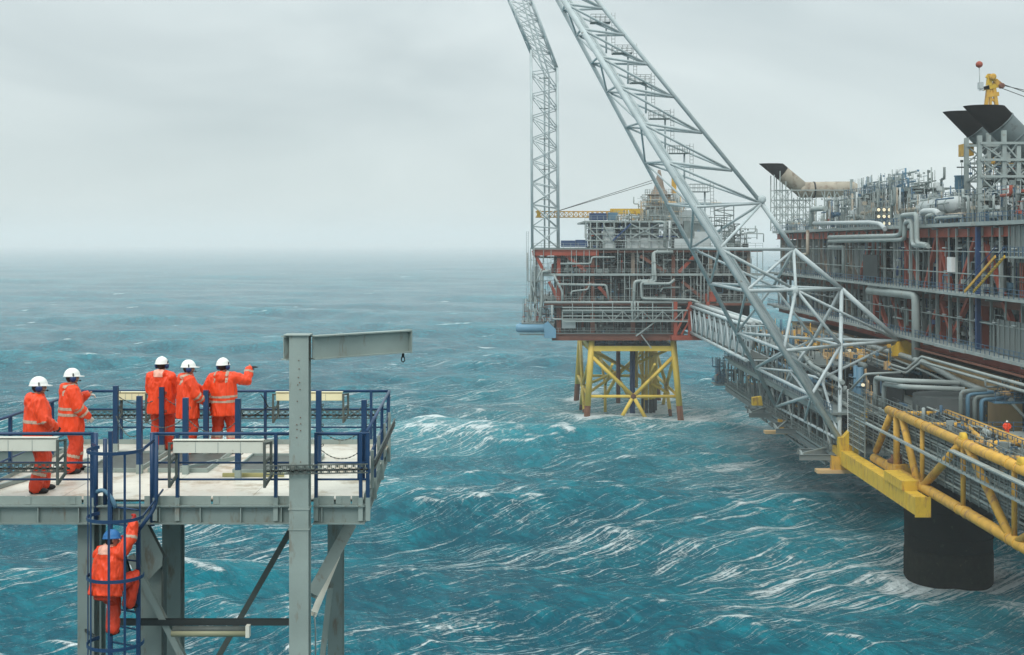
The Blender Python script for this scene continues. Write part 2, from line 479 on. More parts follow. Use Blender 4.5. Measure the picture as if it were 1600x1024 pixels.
    D = math_('ADD', D, math_('MULTIPLY', s4, .22))
    D = math_('ADD', D, math_('MULTIPLY', lc, math_('ADD', math_('MULTIPLY', patch2, .26), math_('MULTIPLY', ch, .25))))
    D = math_('ADD', math_('MULTIPLY', D, nearf), math_('MULTIPLY', ch, .12))
    D = math_('ADD', D, math_('MULTIPLY', attr('foam'), 1.15))
    tot = mapr(math_('ADD', math_('MULTIPLY', sp, .78), D), 0.76, 1.36)
    cm = N.new('ShaderNodeMapping'); cm.inputs['Scale'].default_value = (.045, .16, .16); L.new(geo.outputs['Position'], cm.inputs[0])
    caps = math_('MULTIPLY', mapr(noise_(cm.outputs[0], 1.0, 5, .6).outputs['Fac'], .665, .73), mapr(sepp.outputs['Y'], 240, 420, 0, .85))
    tot = math_('MINIMUM', math_('MAXIMUM', tot, caps), 0.86)
    # water body: deep teal, greener and paler where the crest is high or full of bubbles
    rp = N.new('ShaderNodeMapping'); rp.inputs['Scale'].default_value = (1.5, .75, 1)
    L.new(rot.outputs[0], rp.inputs[0])
    rA = noise_(rp.outputs[0], 0.16, 3, .6, .6); r1 = noise_(rp.outputs[0], 0.55, 6, .66, .5); r2 = noise_(rp.outputs[0], 2.2, 4, .6)
    thin = math_('ADD', mapr(rA.outputs['Fac'], .42, .66, -.08, .26), mapr(r1.outputs['Fac'], .42, .68, -.10, .34))  # paler ripple tops painted into the water colour, standing in for sky reflection
    bub = math_('ADD', math_('ADD', thin, mapr(attr('height'), -0.5, 4.5, 0, .50)), math_('ADD', math_('MULTIPLY', patch, .22), math_('MULTIPLY', ch, .75)), clamp=True)
    wc = N.new('ShaderNodeMix'); wc.data_type = 'RGBA'; L.new(bub, wc.inputs['Factor'])
    wc.inputs['A'].default_value = (0.0, 0.092, 0.134, 1); wc.inputs['B'].default_value = (0.001, 0.25, 0.31, 1)
    pc_ = N.new('ShaderNodeMix'); pc_.data_type = 'RGBA'; L.new(math_('MULTIPLY', ch, math_('ADD', math_('MULTIPLY', patch2, .45), .18)), pc_.inputs['Factor'])
    L.new(wc.outputs['Result'], pc_.inputs['A']); pc_.inputs['B'].default_value = (0.22, 0.44, 0.47, 1)
    fc = N.new('ShaderNodeMix'); fc.data_type = 'RGBA'; L.new(tot, fc.inputs['Factor'])
    L.new(pc_.outputs['Result'], fc.inputs['A']); fc.inputs['B'].default_value = (0.78, 0.84, 0.84, 1)
    L.new(fc.outputs['Result'], b.inputs['Base Color'])
    rg = N.new('ShaderNodeMix'); rg.data_type = 'FLOAT'; L.new(tot, rg.inputs['Factor'])
    rg.inputs['A'].default_value = 0.22; rg.inputs['B'].default_value = 0.8
    L.new(rg.outputs['Result'], b.inputs['Roughness'])
    b.inputs['IOR'].default_value = 1.333; L.new(mapr(sepp.outputs['Y'], 170, 900, .06, .75), b.inputs['Specular IOR Level'])
    # small wind ripples
    hh = math_('ADD', math_('MULTIPLY', r1.outputs['Fac'], 1.0), math_('MULTIPLY', r2.outputs['Fac'], .34))
    hh = math_('ADD', hh, math_('MULTIPLY', tot, .10)); hh = math_('ADD', hh, math_('MULTIPLY', rA.outputs['Fac'], 1.6))
    bp = N.new('ShaderNodeBump'); bp.inputs['Strength'].default_value = 1.0; bp.inputs['Distance'].default_value = 1.25
    L.new(hh, bp.inputs['Height']); L.new(bp.outputs[0], b.inputs['Normal'])
    me.materials.append(m)
    print('sea quads', len(F), nr, nc)
    # the plain sea either side of and behind the detailed water
    q = MB()
    q.v = [(-16000,-1500,-3.2),(16000,-1500,-3.2),(16000,16000,-3.2),(-16000,16000,-3.2)]; q.f = [(0,1,2,3)]; q.s=[0]
    o2 = part('sea_bed', q, mat('deep_water', (0.01, 0.09, 0.12), .3, var=.2, scale=.02), kind='structure')
    tag(o2, 'deep water under and beyond the detailed waves', 'sea')
build_sea()

# ---------------------------------------------------------------- haze
def build_haze():
    q = MB().box(-16500, 16500, -1600, 16500, -6, 130)
    m = bpy.data.materials.new('haze'); m.use_nodes = True
    N = m.node_tree.nodes; L = m.node_tree.links; N.remove(N['Principled BSDF'])
    v = N.new('ShaderNodeVolumePrincipled')
    v.inputs['Color'].default_value = (0.997, 0.998, 1.0, 1)
    v.inputs['Density'].default_value = HAZE
    v.inputs['Anisotropy'].default_value = 0.1
    L.new(v.outputs[0], N['Material Output'].inputs['Volume'])
    part('haze', q, m, kind='stuff')
HAZE = 0.00026
build_haze()

# ---------------------------------------------------------------- the platform in the foreground
DECK = 36.0
def XP(px, Y): return (px - 800.0) * Y / FPX
def ZP(py, Y): return CAM_Z - (py - 380.0) * Y / FPX

plat = thing('lookout_platform', (-5.4, 22.7, DECK), 'grey green steel platform with pale painted deck, carrying the group of workers', 'platform')
YB = 25.5
q = MB()
# deck plates, each with its own edges, joints 8 mm open
xs = [-8.6, -7.1, -5.6, -4.1, XP(570, 20)]
ysd = [20.03, 21.85, 23.68, YB]
for i in range(4):
    for j in range(3):
        x0, x1 = xs[i]+.004, xs[i+1]-.004
        if i == 3: x1 -= (j+1)*0.055 - .03
        dz = rnd.uniform(-.002, .002)
        part('deck_plate', MB().box(x0, x1, ysd[j]+.004, ysd[j+1]-.004, DECK-.02, DECK+dz), M['deck'], plat)
part('deck_underside', MB().box(-8.58, -2.5, 20.1, YB-.05, DECK-.06, DECK-.024), M['galv'], plat)
# edge beams
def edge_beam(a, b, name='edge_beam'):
    return part(name, MB().ibeam(a, b, .16, .29, .022, .014), M['greyshade'], plat)
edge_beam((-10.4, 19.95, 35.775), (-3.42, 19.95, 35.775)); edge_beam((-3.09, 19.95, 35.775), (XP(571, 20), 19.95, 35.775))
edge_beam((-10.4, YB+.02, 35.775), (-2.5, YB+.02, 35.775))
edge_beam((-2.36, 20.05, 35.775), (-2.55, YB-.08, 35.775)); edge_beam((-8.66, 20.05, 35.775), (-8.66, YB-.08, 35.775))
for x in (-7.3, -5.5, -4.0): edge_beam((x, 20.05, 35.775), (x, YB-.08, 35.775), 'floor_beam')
# toe plates
def toe(a, b):
    part('toe_plate', MB().beam(a, b, .010, .13), M['grey'], plat)
for p0, p1 in ((-90, 40), (43, 128), (131, 166)): toe((XP(p0,20), 19.99, 35.985), (XP(p1,20), 19.99, 35.985))
for p0, p1 in ((226, 330), (333, 455), (494, 522), (525, 548), (550, 566)): toe((XP(p0,20), 19.99, 35.985), (XP(p1,20), 19.99, 35.985))
for x in (-7.6, -6.9, -4.66, -2.75): part('splice_plate', MB().box(x, x+.09, 19.972, 19.983, 35.925, 36.045), M['grey'], plat)
toe((-8.55, YB-.04, 36.03), (-2.52, YB-.04, 36.03)); toe((-8.57, 20.05, 36.0), (-8.57, YB-.1, 36.0)); toe((-2.32, 20.1, 36.0), (-2.49, YB-.1, 36.0))
for k in range(9):
    x = -8.0 + k*.63
    part('stiffener', MB().box(x, x+.012, 19.88, 19.938, 35.66, 35.885), M['grey'], plat)
# recessed hatches with coaming frames
def hatch(x0, x1, y0, y1):
    q = MB()
    h = .075
    q.box(x0, x1, y0, y0+.03, DECK+.002, DECK+h); q.box(x0, x1, y1-.03, y1, DECK+.002, DECK+h)
    q.box(x0, x0+.03, y0+.03, y1-.03, DECK+.002, DECK+h); q.box(x1-.03, x1, y0+.03, y1-.03, DECK+.002, DECK+h)
    f = part('hatch_coaming', q, M['grey'], plat)
    part('hatch_cover', MB().box(x0+.035, x1-.035, y0+.035, y1-.035, DECK+.004, DECK+.035), M['galv'], f)
hatch(-7.45, -6.5, 22.3, 24.2); hatch(-6.35, -5.3, 22.3, 24.2); hatch(-4.85, -3.5, 22.2, 23.9)
part('floor_channel', MB().beam((-5.9, 22.3, DECK+.04), (-5.1, 23.6, DECK+.04), .05, .07), M['grey'], plat)
part('floor_channel', MB().beam((-4.95, 21.9, DECK+.035), (-3.9, 21.9, DECK+.035), .05, .06), mat('mossy_channel', (0.33,0.31,0.14), .7), plat)
part('floor_channel', MB().beam((-8.4, 20.6, DECK+.04), (-7.75, 23.4, DECK+.04), .06, .07), M['grey'], plat)
# columns and braces under the deck
def col(x0, x1, y0, y1, zb, zt, m=M['greyshade']):
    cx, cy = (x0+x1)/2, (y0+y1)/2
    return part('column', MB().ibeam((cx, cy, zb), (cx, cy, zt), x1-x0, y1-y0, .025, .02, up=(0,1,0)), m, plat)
ZB = 22.0
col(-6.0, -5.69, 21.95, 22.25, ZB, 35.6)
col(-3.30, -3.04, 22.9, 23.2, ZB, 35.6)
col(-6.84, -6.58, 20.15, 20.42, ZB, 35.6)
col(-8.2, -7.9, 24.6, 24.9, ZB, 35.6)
part('web_panel', MB().poly([(XP(218,20.6),20.6,ZB),(XP(257,20.6),20.6,ZB),(XP(257,20.6),20.6,ZP(870,20.6)),(XP(228,20.6),20.6,ZP(815,20.6)),(XP(212,20.6),20.6,ZP(815,20.6))], .03, (0,1,0)), M['grey'], plat)
part('gusset_plate', MB().poly([P(214,822,20.45),P(228,817,20.45),P(254,868,20.45),P(253,885,20.45),P(226,912,20.45)], .02, (0,1,0)), M['grey'], plat)
part('web_flange', MB().beam(P(229,816,20.55), P(257,872,20.55), .16, .02, up=(1,0,.5)), M['galv'], plat)
part('web_flange', MB().box(XP(255,20.6), XP(258,20.6), 20.5, 20.7, ZB, ZP(871,20.6)), M['galv'], plat)
def brace(a, b, w=.12, h=.12, m=M['grey']):
    return part('brace', MB().ibeam(a, b, w, h, .012, .012, up=(0,1,0)), m, plat)
brace(P(204,868,20.3), P(290,1035,20.3), .10, .12)
brace(P(186,850,20.9), P(226,985,20.9), .10, .10, M['galv'])
brace(P(459,820,21.2), P(322,1060,21.2), .09, .11, M['galv'])
brace((XP(175,20.25),20.25,ZP(972,20.25)), (XP(460,20.25),20.25,ZP(972,20.25)), .09, .10, M['darksteel'])
brace(P(548,820,21.3), P(487,930,20.2), .19, .10)
brace(P(528,866,21.6), P(490,960,20.4), .10, .10, M['cream'])
brace(P(516,920,22), P(500,1060,22), .09, .10)
part('drain_pipe', MB().path([P(491,960,20.1), P(493,985,20.1), P(493,1100,20.1)], .012), M['steel'], plat)
part('crossbar', MB().ibeam((-6.7,20.3,30.6), (-3.2,20.3,30.6), .15,.2), M['grey'], plat)

# davit post with its arm
dav = thing('davit', (-3.25, 19.75, 30.0), 'grey steel post with a short lifting beam and shackle reaching right above the deck', 'davit')
part('post', MB().ibeam((-3.257, 19.68, ZB), (-3.257, 19.68, 38.58), .295, .26, .026, .02, up=(0,1,0)), M['grey'], dav)
part('cap_plate', MB().box(-3.49, -3.09, 19.52, 19.86, 38.583, 38.60), M['grey'], dav)
A0, A1 = Vector((-3.09, 19.70, 38.39)), Vector((-1.70, 21.0, 38.39))
ax = (A1-A0).normalized()
part('lifting_beam', MB().ibeam(A0+ax*.02, A1, .16, .37, .02, .014), M['grey'], dav)
part('end_plate', MB().beam(A1, A1+ax*.014, .17, .385), M['grey'], dav)
part('stub_beam', MB().ibeam((-3.41,19.68,38.39), (-3.50,19.60,38.39), .14, .37, .02, .014), M['grey'], dav)
q = MB().box(-1.80, -1.76, 20.90, 20.93, 38.13, 38.21)
sh = part('shackle', q, M['black'], dav)
part('ring', MB().path([(-1.80,20.91,38.14),(-1.81,20.91,38.08),(-1.78,20.91,38.05),(-1.75,20.91,38.08),(-1.76,20.91,38.14)], .009), M['black'], sh)
for z in (35.62, 35.93): part('splice_collar', MB().box(-3.42, -3.095, 19.54, 19.82, z-.008, z+.008), M['grey'], dav)
bolts = MB()
for k in range(14):
    z = 38.2 - k*.11*(1+.2*math.sin(k)); bolts.box(-3.262+.03*math.sin(k*3), -3.25+.03*math.sin(k*3), 19.538, 19.549, z, z+.014)
tag(part('bolt_heads', bolts, M['rust'], dav), kind='stuff')

# ---------------------------------------------------------------- guard rails
RR = .027
def rail_section(label, pts_posts, rails, a, b, post_h=1.05, bracket=True, wid=.052, group='blue guard rail sections around the deck', base=DECK, ends=None):
    a = Vector(a); b = Vector(b)
    t = thing('guard_rail', (a.x, a.y, base), label, 'railing', group)
    for k, z in enumerate(rails):
        part('rail', MB().tube((a.x, a.y, z), (b.x, b.y, z), RR if k == 0 else .017, 8), M['blue'], t)
    for u in pts_posts:
        p = a.lerp(b, u)
        o = part('post', MB().box(p.x-wid/2, p.x+wid/2, p.y-.03, p.y+.03, base+.04, base+post_h), M['blue'], t)
        if bracket:
            part('foot', MB().box(p.x-.035, p.x+.035, p.y-.035, p.y+.035, base-.32, base+.04), M['grey'], o)
    return t
Y0 = 19.93
RZ = (37.03, 36.58, 36.32)
rail_section('blue guard rail at the near left edge in front of the two watching men', (0.0, .45, .995), RZ, (XP(-190,Y0),Y0,0), (XP(147,Y0),Y0,0))
rail_section('blue guard rail on the near edge between ladder cage and grey post', (.0, .165, .90), RZ, (XP(243,Y0),Y0,0), (XP(452,Y0),Y0,0))
rail_section('short blue guard rail on the near edge right of the grey post', (.0, .86, 1.0), RZ, (XP(494,Y0),Y0,0), (XP(575,Y0),Y0,0))
rail_section('long blue guard rail along the far edge behind the workers', (0.0, .13, .30, .45, .60, .775, .945, 1.0), (37.05, 36.69, 36.33), (-8.58,YB,0), (-2.47,YB,0), bracket=False)
rail_section('blue guard rail on the left side of the deck', (0.05, .42, .75), (37.04, 36.58, 36.32), (-8.6,19.4,0), (-8.58,YB-.1,0))
rail_section('blue guard rail along the right side of the deck by the open sea', (.03, .30, .62, .97), (37.05, 36.60, 36.32), (-2.27,20.0,0), (-2.44,YB-.05,0))
part('corner_plate', MB().box(-2.42, -2.30, 20.02, 20.05, 36.3, 37.0), M['blue'], bpy.data.objects['guard_rail.002'])

# loose standing posts with chains around the hatches
posts = [(181,706,603),(253,708,605),(322,712,610),(218,740,619),(290,741,622),(372,749,623),(498,735,610),(569,735,625)]
pp = []
lab = ['in the far row, nearest the left end, beside the pale lamp','in the far row in front of the man with the pale hood','in the far row left of the pointing man',
       'in the near row behind the ladder cage','in the near row in front of the man in profile','in the near row right of the pointing man','just right of the grey davit post','at the right end of the deck']
for i, (px, pyb, pyt) in enumerate(posts):
    Y = 8000.0/(pyb-380); x = XP(px, Y); h = ZP(pyt, Y) - DECK
    t = thing('chain_post', (x, Y, DECK), 'blue chain post ' + lab[i], 'post', 'blue posts standing on the deck')
    o = part('shaft', MB().box(x-.045, x+.045, Y-.045, Y+.045, DECK+.16, DECK+h), M['blue'], t)
    part('foot', MB().box(x-.05, x+.05, Y-.05, Y+.05, DECK, DECK+.16), M['grey'], t)
    ey = MB()
    for zz in (.45, .8, 1.15): ey.path([(x+.045,Y,DECK+zz),(x+.085,Y,DECK+zz+.02),(x+.085,Y,DECK+zz-.02),(x+.045,Y,DECK+zz-.03)], .007, 5)
    part('chain_eyes', ey, M['galv'], t)
    pp.append((x, Y))
def chain(a, b, sag, label):
    a = Vector(a); b = Vector(b); pts = []
    for k in range(13):
        u = k/12; p = a.lerp(b, u); p.z -= sag*4*u*(1-u); pts.append(p)
    q = MB()
    # links: short thick and thin beads along the curve
    for k in range(12):
        m = pts[k].lerp(pts[k+1], .5)
        q.tube(pts[k], m, .011, 5); q.tube(m, pts[k+1], .006, 5)
    o = part('chain', q, M['galv'], None, loc=a)
    return tag(o, label, 'chain', 'slack chains between the deck posts')
cl = [(0,1,1.1,.18,'upper slack chain between the two leftmost far posts'),(0,1,.7,.14,'lower slack chain between the two leftmost far posts'),(1,2,1.1,.2,'slack chain across the back of the man in profile'),
      (3,4,1.0,.2,'slack chain between the near posts behind the ladder cage'),(0,3,.7,.2,'slack chain running from far to near post at left'),(4,5,1.0,.25,'slack chain hanging below the pointing man'),
      (4,5,.6,.2,'low slack chain behind the near lamp housing'),(6,7,1.15,.22,'upper slack chain right of the grey davit post'),(6,7,.75,.22,'middle slack chain right of the grey davit post'),(6,7,.4,.2,'lowest slack chain right of the grey davit post')]
for i, j, z, s, l in cl: chain((*pp[i], DECK+z), (*pp[j], DECK+z), s, l)
for x0, x1, s, l in ((XP(408,YB), XP(432,YB), .14, 'cable loop hanging from the far rail left of the yellowed lamp'), (XP(362,YB), XP(420,YB), .3, 'black cable drooping below the far rail right of the pointing man')):
    tag(part('cable', MB().path([(x0,YB-.05,37.0),(x0+.1,YB-.06,37.0-s),((x0+x1)/2,YB-.06,36.9-s*1.3),(x1,YB-.05,36.75)], .010, 6, .2), M['black'], None, loc=(x0,YB,37)), l, 'cable')

# long lamps hung on the rails
def lamp(px0, px1, pyt, pyb, Y, label, m, bl=True, br=True, bh=.62):
    x0, x1 = XP(px0, Y), XP(px1, Y); zt, zb = ZP(pyt, Y), ZP(pyb, Y)
    t = thing('lamp_housing', (x0, Y, zb), label, 'lamp', 'long lamps fixed to the guard rails')
    q = MB(); c = .02
    q.v += [(x0,Y-.06,zb+c),(x1,Y-.06,zb+c),(x1,Y+.04,zb),(x0,Y+.04,zb),(x0,Y-.06,zt-c),(x1,Y-.06,zt-c),(x1,Y+.04,zt),(x0,Y+.04,zt)]
    q.f += [(0,3,2,1),(4,5,6,7),(0,1,5,4),(1,2,6,5),(2,3,7,6),(3,0,4,7)]; q.s += [0]*6
    h = part('housing', q, m, t)
    n = 4
    for k in range(1, n): part('seam', MB().box(x0+(x1-x0)*k/n-.003, x0+(x1-x0)*k/n+.003, Y-.065, Y-.058, zb+c+.005, zt-c-.005), M['steel'], h)
    part('lip', MB().box(x0-.01, x1+.01, Y-.075, Y+.05, zt+.001, zt+.012), m, h)
    for on, x in ((bl, x0-.05), (br, x1+.03)):
        if not on: continue
        q = MB()
        q.box(x-.02, x+.02, Y-.10, Y-.075, zt-bh-.1, zt-.02); q.beam((x+.0,Y-.09,zt-bh-.08), (x+.09,Y+.03,zt-bh+.08), .03, .04)
        q.box(x+.06, x+.10, Y+.01, Y+.035, zt-bh+.08, zt-.02); q.beam((x,Y-.09,zt-.04), (x+.08,Y+.02,zt-.04), .03, .03)
        q.beam((x,Y-.09,zt-.35), (x+.08,Y+.02,zt-.25), .03, .03)
        part('bracket', q, M['galv'], t)
    return t
lamp(-60, 90, 684, 706, 19.75, 'pale lamp housing on the near rail in front of the leftmost man', M['cream'], bl=False)
lamp(272, 412, 688, 709, 19.75, 'pale lamp housing on the near rail below the group of three men', M['cream'])
lamp(187, 228, 613, 626, 25.35, 'short pale lamp on the far rail left of the man with the pale hood', M['lens'], bh=.5)
lamp(432, 535, 613, 627, 25.35, 'yellowed lamp on the far rail behind the grey davit post', M['lens'], bh=.5)
tl = thing('tube_lamp', (XP(270,20.05),20.05,ZP(985,20.05)), 'pale tube lamp slung under the cross brace right of the ladder', 'lamp')
part('housing', MB().tube((XP(270,20.05),20.05,ZP(984,20.05)), (XP(388,20.05),20.05,ZP(984,20.05)), .055, 10), M['galv'], tl)
part('cover', MB().tube((XP(268,20.02),20.02,ZP(990,20.02)), (XP(386,20.02),20.02,ZP(990,20.02)), .05, 10), M['olive'], tl)
part('end_cap', MB().box(XP(384,20),XP(390,20),19.97,20.09,ZP(996,20),ZP(978,20)), M['cream'], tl)

# perforated cable trays
def tray(a, b, label, w=.13):
    a = Vector(a); b = Vector(b); d = b-a; L = d.length; n = int(L/.06); up = Vector((0,0,1))
    t = thing('cable_tray', a, label, 'cable tray', 'perforated cable trays on the rails')
    for s in (-1, 1): part('side_rail', MB().beam(a+up*s*w/2, b+up*s*w/2, .02, .016), M['galv'], t)
    q = MB()
    for k in range(n):
        p = a.lerp(b, (k+.2)/n); p2 = a.lerp(b, (k+.75)/n)
        for s in (-.3, 0, .3):
            if (k + int(s*10)) % 2 == 0: q.beam(p+up*w*s, p2+up*w*s, .008, .030)
        q.beam(a.lerp(b,k/n)-up*w*.48, a.lerp(b,k/n)+up*w*.48, .008, .014)
    tag(part('slats', q, M['galv'], t), kind='stuff')
    part('cable', MB().tube(a+Vector((0,.03,-.02)), b+Vector((0,.03,-.02)), .016, 6), M['black'], t)
tray((XP(-80,19.85),19.85,ZP(731,19.85)), (XP(108,19.85),19.85,ZP(731,19.85)), 'dark perforated cable tray low on the near left rail')
tray((XP(416,19.5),19.5,ZP(735,19.5)), (XP(575,19.5),19.5,ZP(732,19.5)), 'dark perforated cable tray crossing the grey davit post')
tray((XP(128,YB+.12),YB+.12,ZP(649,YB)), (XP(590,YB+.12),YB+.12,ZP(649,YB)), 'long perforated cable tray along the far rail', .16)
tray((-2.16,20.1,36.52), (-2.28,24.9,36.52), 'perforated cable tray outside the right hand rail')
for k, y in enumerate((20.4, 21.9, 23.4, 24.9)):
    x = -2.24 - .035*(y-20)
    part('tray_bracket', MB().box(x, x+.05, y-.03, y+.03, 36.1, 36.7), M['grey'], plat)

# ---------------------------------------------------------------- ladder with its cage
lad = thing('caged_ladder', (-6.0, 19.6, 33.0), 'blue ladder with hooped safety cage, a man climbing inside it', 'ladder')
LA, LB = Vector((-6.23, 19.86, 0)), Vector((-5.72, 19.60, 0))
ZL = 29.0
def at_z(v, z): return Vector((v.x, v.y, z))
part('stringer', MB().beam(at_z(LA,ZL), at_z(LA,37.08), .06, .045, up=(0,1,0)), M['blue'], lad)
part('stringer', MB().beam(at_z(LB,ZL), at_z(LB,35.6), .06, .045, up=(0,1,0)), M['blue'], lad)
part('stringer', MB().path([at_z(LB,35.6), (-5.55,19.75,35.85), (-5.50,19.80,36.0), (-5.50,19.80,37.02)], .03, 8), M['blue'], lad)
z = 29.1
while z < 35.95:
    part('rung', MB().tube(at_z(LA,z), at_z(LB,z), .014, 6), M['blue'], lad)
    z += .262
hc = Vector((-5.985, 19.32, 0)); hr = .415
def hoop_pt(an, z, r=hr): return Vector((hc.x + r*math.sin(an), hc.y - r*math.cos(an)*.95, z))
def hoop(z, a0=-2.25, a1=1.9):
    q = MB(); n = 28; pr = None
    for k in range(n):
        p = hoop_pt(a0+(a1-a0)*k/n, z); p2 = hoop_pt(a0+(a1-a0)*(k+1)/n, z)
        ov = (p2-p)*.04
        q.beam(p-ov, p2+ov, .012, .05)
    return part('hoop', q, M['blue'], lad)
for z in (36.88, 35.87, 34.98, 33.97, 33.0, 32.0): hoop(z)
for an in (-1.45, -.78, .05, .62): part('cage_bar', MB().beam(hoop_pt(an,31.9,hr-.012), hoop_pt(an,36.9,hr-.012), .034, .012, up=hoop_pt(an,0)-hc), M['blue'], lad)
part('cage_bar', MB().beam(hoop_pt(1.35,35.8,hr-.012), hoop_pt(1.35,36.9,hr-.012), .02, .012, up=(0,1,0)), M['blue'], lad)
part('cage_stay', MB().beam(hoop_pt(-2.2,36.88), (-6.55,19.93,36.88), .012, .05), M['blue'], lad)
part('cage_stay', MB().beam(hoop_pt(1.9,36.88), (-5.55,19.93,36.95), .012, .05), M['blue'], lad)
part('cage_stay', MB().beam(hoop_pt(-2.2,33.95), (-6.75,20.2,33.9), .02, .05), M['darksteel'], lad)
part('cage_stay', MB().beam(hoop_pt(1.9,35.87), (-5.45,20.0,36.15), .015, .03), M['blue'], lad)
gate = thing('swing_gate', (-6.55, 19.9, DECK), 'blue double post gate frame at the left of the ladder opening', 'gate')
part('post', MB().tube((-6.47,19.9,35.7), (-6.47,19.9,37.05), .036, 8), M['blue'], gate)
part('post', MB().tube((-6.35,19.98,35.9), (-6.35,19.98,36.95), .035, 8), M['blue'], gate)
part('latch_strap', MB().path([(-6.42,19.8,36.15),(-6.3,19.75,36.2),(-6.15,19.72,36.05),(-6.1,19.7,35.92)], .035, 5), M['bluepipe'], gate)
part('post', MB().tube((-5.6,19.93,35.6), (-5.6,19.93,37.05), .04, 8), M['blue'], gate)

# ---------------------------------------------------------------- people
M['jacket'] = mat('orange_rain_jacket', (0.84, 0.068, 0.016), 0.42, var=0.05, scale=4)
M['trouser'] = mat('orange_rain_trousers', (0.62, 0.050, 0.016), 0.5, var=0.07, scale=4)
M['band'] = mat('silver_reflective_tape', (0.50, 0.35, 0.26), 0.4, var=0.12, scale=20)
M['skin'] = mat('skin', (0.42, 0.22, 0.15), 0.55, var=0.08, scale=20)
M['helmet'] = mat('white_helmet', (0.80, 0.80, 0.76), 0.3, var=0.03)
M['helmetblue'] = mat('blue_helmet', (0.03, 0.16, 0.40), 0.35, var=0.1)
M['muff'] = mat('blue_ear_muff', (0.015, 0.04, 0.13), 0.4, var=0.1)
M['glovew'] = mat('pale_work_glove', (0.58, 0.54, 0.48), 0.8, var=0.15, scale=30)
M['gloveb'] = mat('black_glove', (0.02, 0.02, 0.025), 0.7, var=0.15, scale=30)
M['hair'] = mat('dark_hair', (0.03, 0.02, 0.015), 0.8, var=0.3, scale=60)
M['hoodpale'] = mat('pale_hood_lining', (0.80, 0.42, 0.32), 0.6, var=0.1, scale=10)
M['redglove'] = mat('red_glove', (0.5, 0.04, 0.03), 0.7, var=0.15, scale=30)

def solid(rings, seg=14):
    """closed loft through elliptical rings (centre, side vector*radius, front vector*radius)"""
    v = []; f = []
    for c, a, b in rings:
        for i in range(seg):
            t = 2*math.pi*i/seg
            v.append(Vector(c) + Vector(a)*math.cos(t) + Vector(b)*math.sin(t))
    for j in range(len(rings)-1):
        for i in range(seg):
            k = (i+1) % seg
            f.append((j*seg+i, j*seg+k, (j+1)*seg+k, (j+1)*seg+i))
    f.append(tuple(reversed(range(seg)))); n = (len(rings)-1)*seg; f.append(tuple(range(n, n+seg)))
    return v, f

def limb_s(pts, rad, seg=12):
    pts = [Vector(p) for p in pts]; rings = []
    N = len(pts)
    dirs = []
    for i in range(N):
        d = pts[min(i+1, N-1)] - pts[max(i-1, 0)]; dirs.append(d.normalized())
    s = dirs[0].cross(Vector((0.13,0.98,0.1))).normalized()
    def ring(p, d, r):
        nonlocal s
        s = (s - d*s.dot(d)).normalized(); t = d.cross(s)
        rings.append((p, s*r, t*r))
    for a in (0.15, .6, .9): ring(pts[0]-dirs[0]*rad[0]*math.sqrt(1-a*a), dirs[0], rad[0]*a)
    for p, d, r in zip(pts, dirs, rad): ring(p, d, r)
    for a in (.9, .6, .15): ring(pts[-1]+dirs[-1]*rad[-1]*math.sqrt(1-a*a), dirs[-1], rad[-1]*a)
    return solid(rings, seg)

def ell(c, r, rot=None, seg=14):
    c = Vector(c); R = rot or Matrix.Identity(3); rings = []
    for k in range(9):
        t = -math.pi/2 + math.pi*(k+.35)/8.7
        rings.append((c + R @ Vector((0,0,r[2]*math.sin(t))), R @ Vector((r[0]*math.cos(t),0,0)), R @ Vector((0,r[1]*math.cos(t),0))))
    return solid(rings, seg)

def fuse(name, solids, voxel, m, parent, smooth=4, wrinkle=0.0, wf=(9,9,5), seed=0.0, keep=None):
    """melt overlapping solids into one continuous skin"""
    v = []; f = []
    for a, b in solids:
        n = len(v); v += [tuple(p) for p in a]; f += [tuple(i+n for i in q) for q in b]
    me = bpy.data.meshes.new('t'); me.from_pydata(v, [], f); me.update()
    o = bpy.data.objects.new('t', me); COL.objects.link(o)
    md = o.modifiers.new('r', 'REMESH'); md.mode = 'VOXEL'; md.voxel_size = voxel; md.use_smooth_shade = True
    ms = o.modifiers.new('s', 'SMOOTH'); ms.iterations = smooth; ms.factor = .5
    dg = bpy.context.evaluated_depsgraph_get(); dg.update()
    me2 = bpy.data.meshes.new_from_object(o.evaluated_get(dg))
    bpy.data.objects.remove(o); bpy.data.meshes.remove(me)
    if wrinkle:
        nv = len(me2.vertices); co = np.empty(nv*3); me2.vertices.foreach_get('co', co); co = co.reshape(-1,3)
        nm = np.empty(nv*3); me2.vertices.foreach_get('normal', nm) if False else None
        for i, vt in enumerate(me2.vertices):
            p = vt.co
            w = mnoise.noise(Vector((p.x*wf[0]+seed, p.y*wf[1], p.z*wf[2] + p.x*4)))
            w2 = mnoise.noise(Vector((p.x*wf[0]*2.3, p.y*wf[1]*2.3+seed, p.z*wf[2]*2.1 - p.y*9)))
            d = wrinkle*((.5-abs(w)*1.8)*1.1 + (.4-abs(w2)*1.5)*.7)
            co[i] += np.array(vt.normal)*d
        me2.vertices.foreach_set('co', co.ravel())
    me2.polygons.foreach_set('use_smooth', [True]*len(me2.polygons)); me2.update()
    me2.name = name
    me2.materials.clear(); me2.materials.append(m)
    ob = bpy.data.objects.new(name, me2); COL.objects.link(ob)
    if parent is not None: ob.parent = parent
    return ob

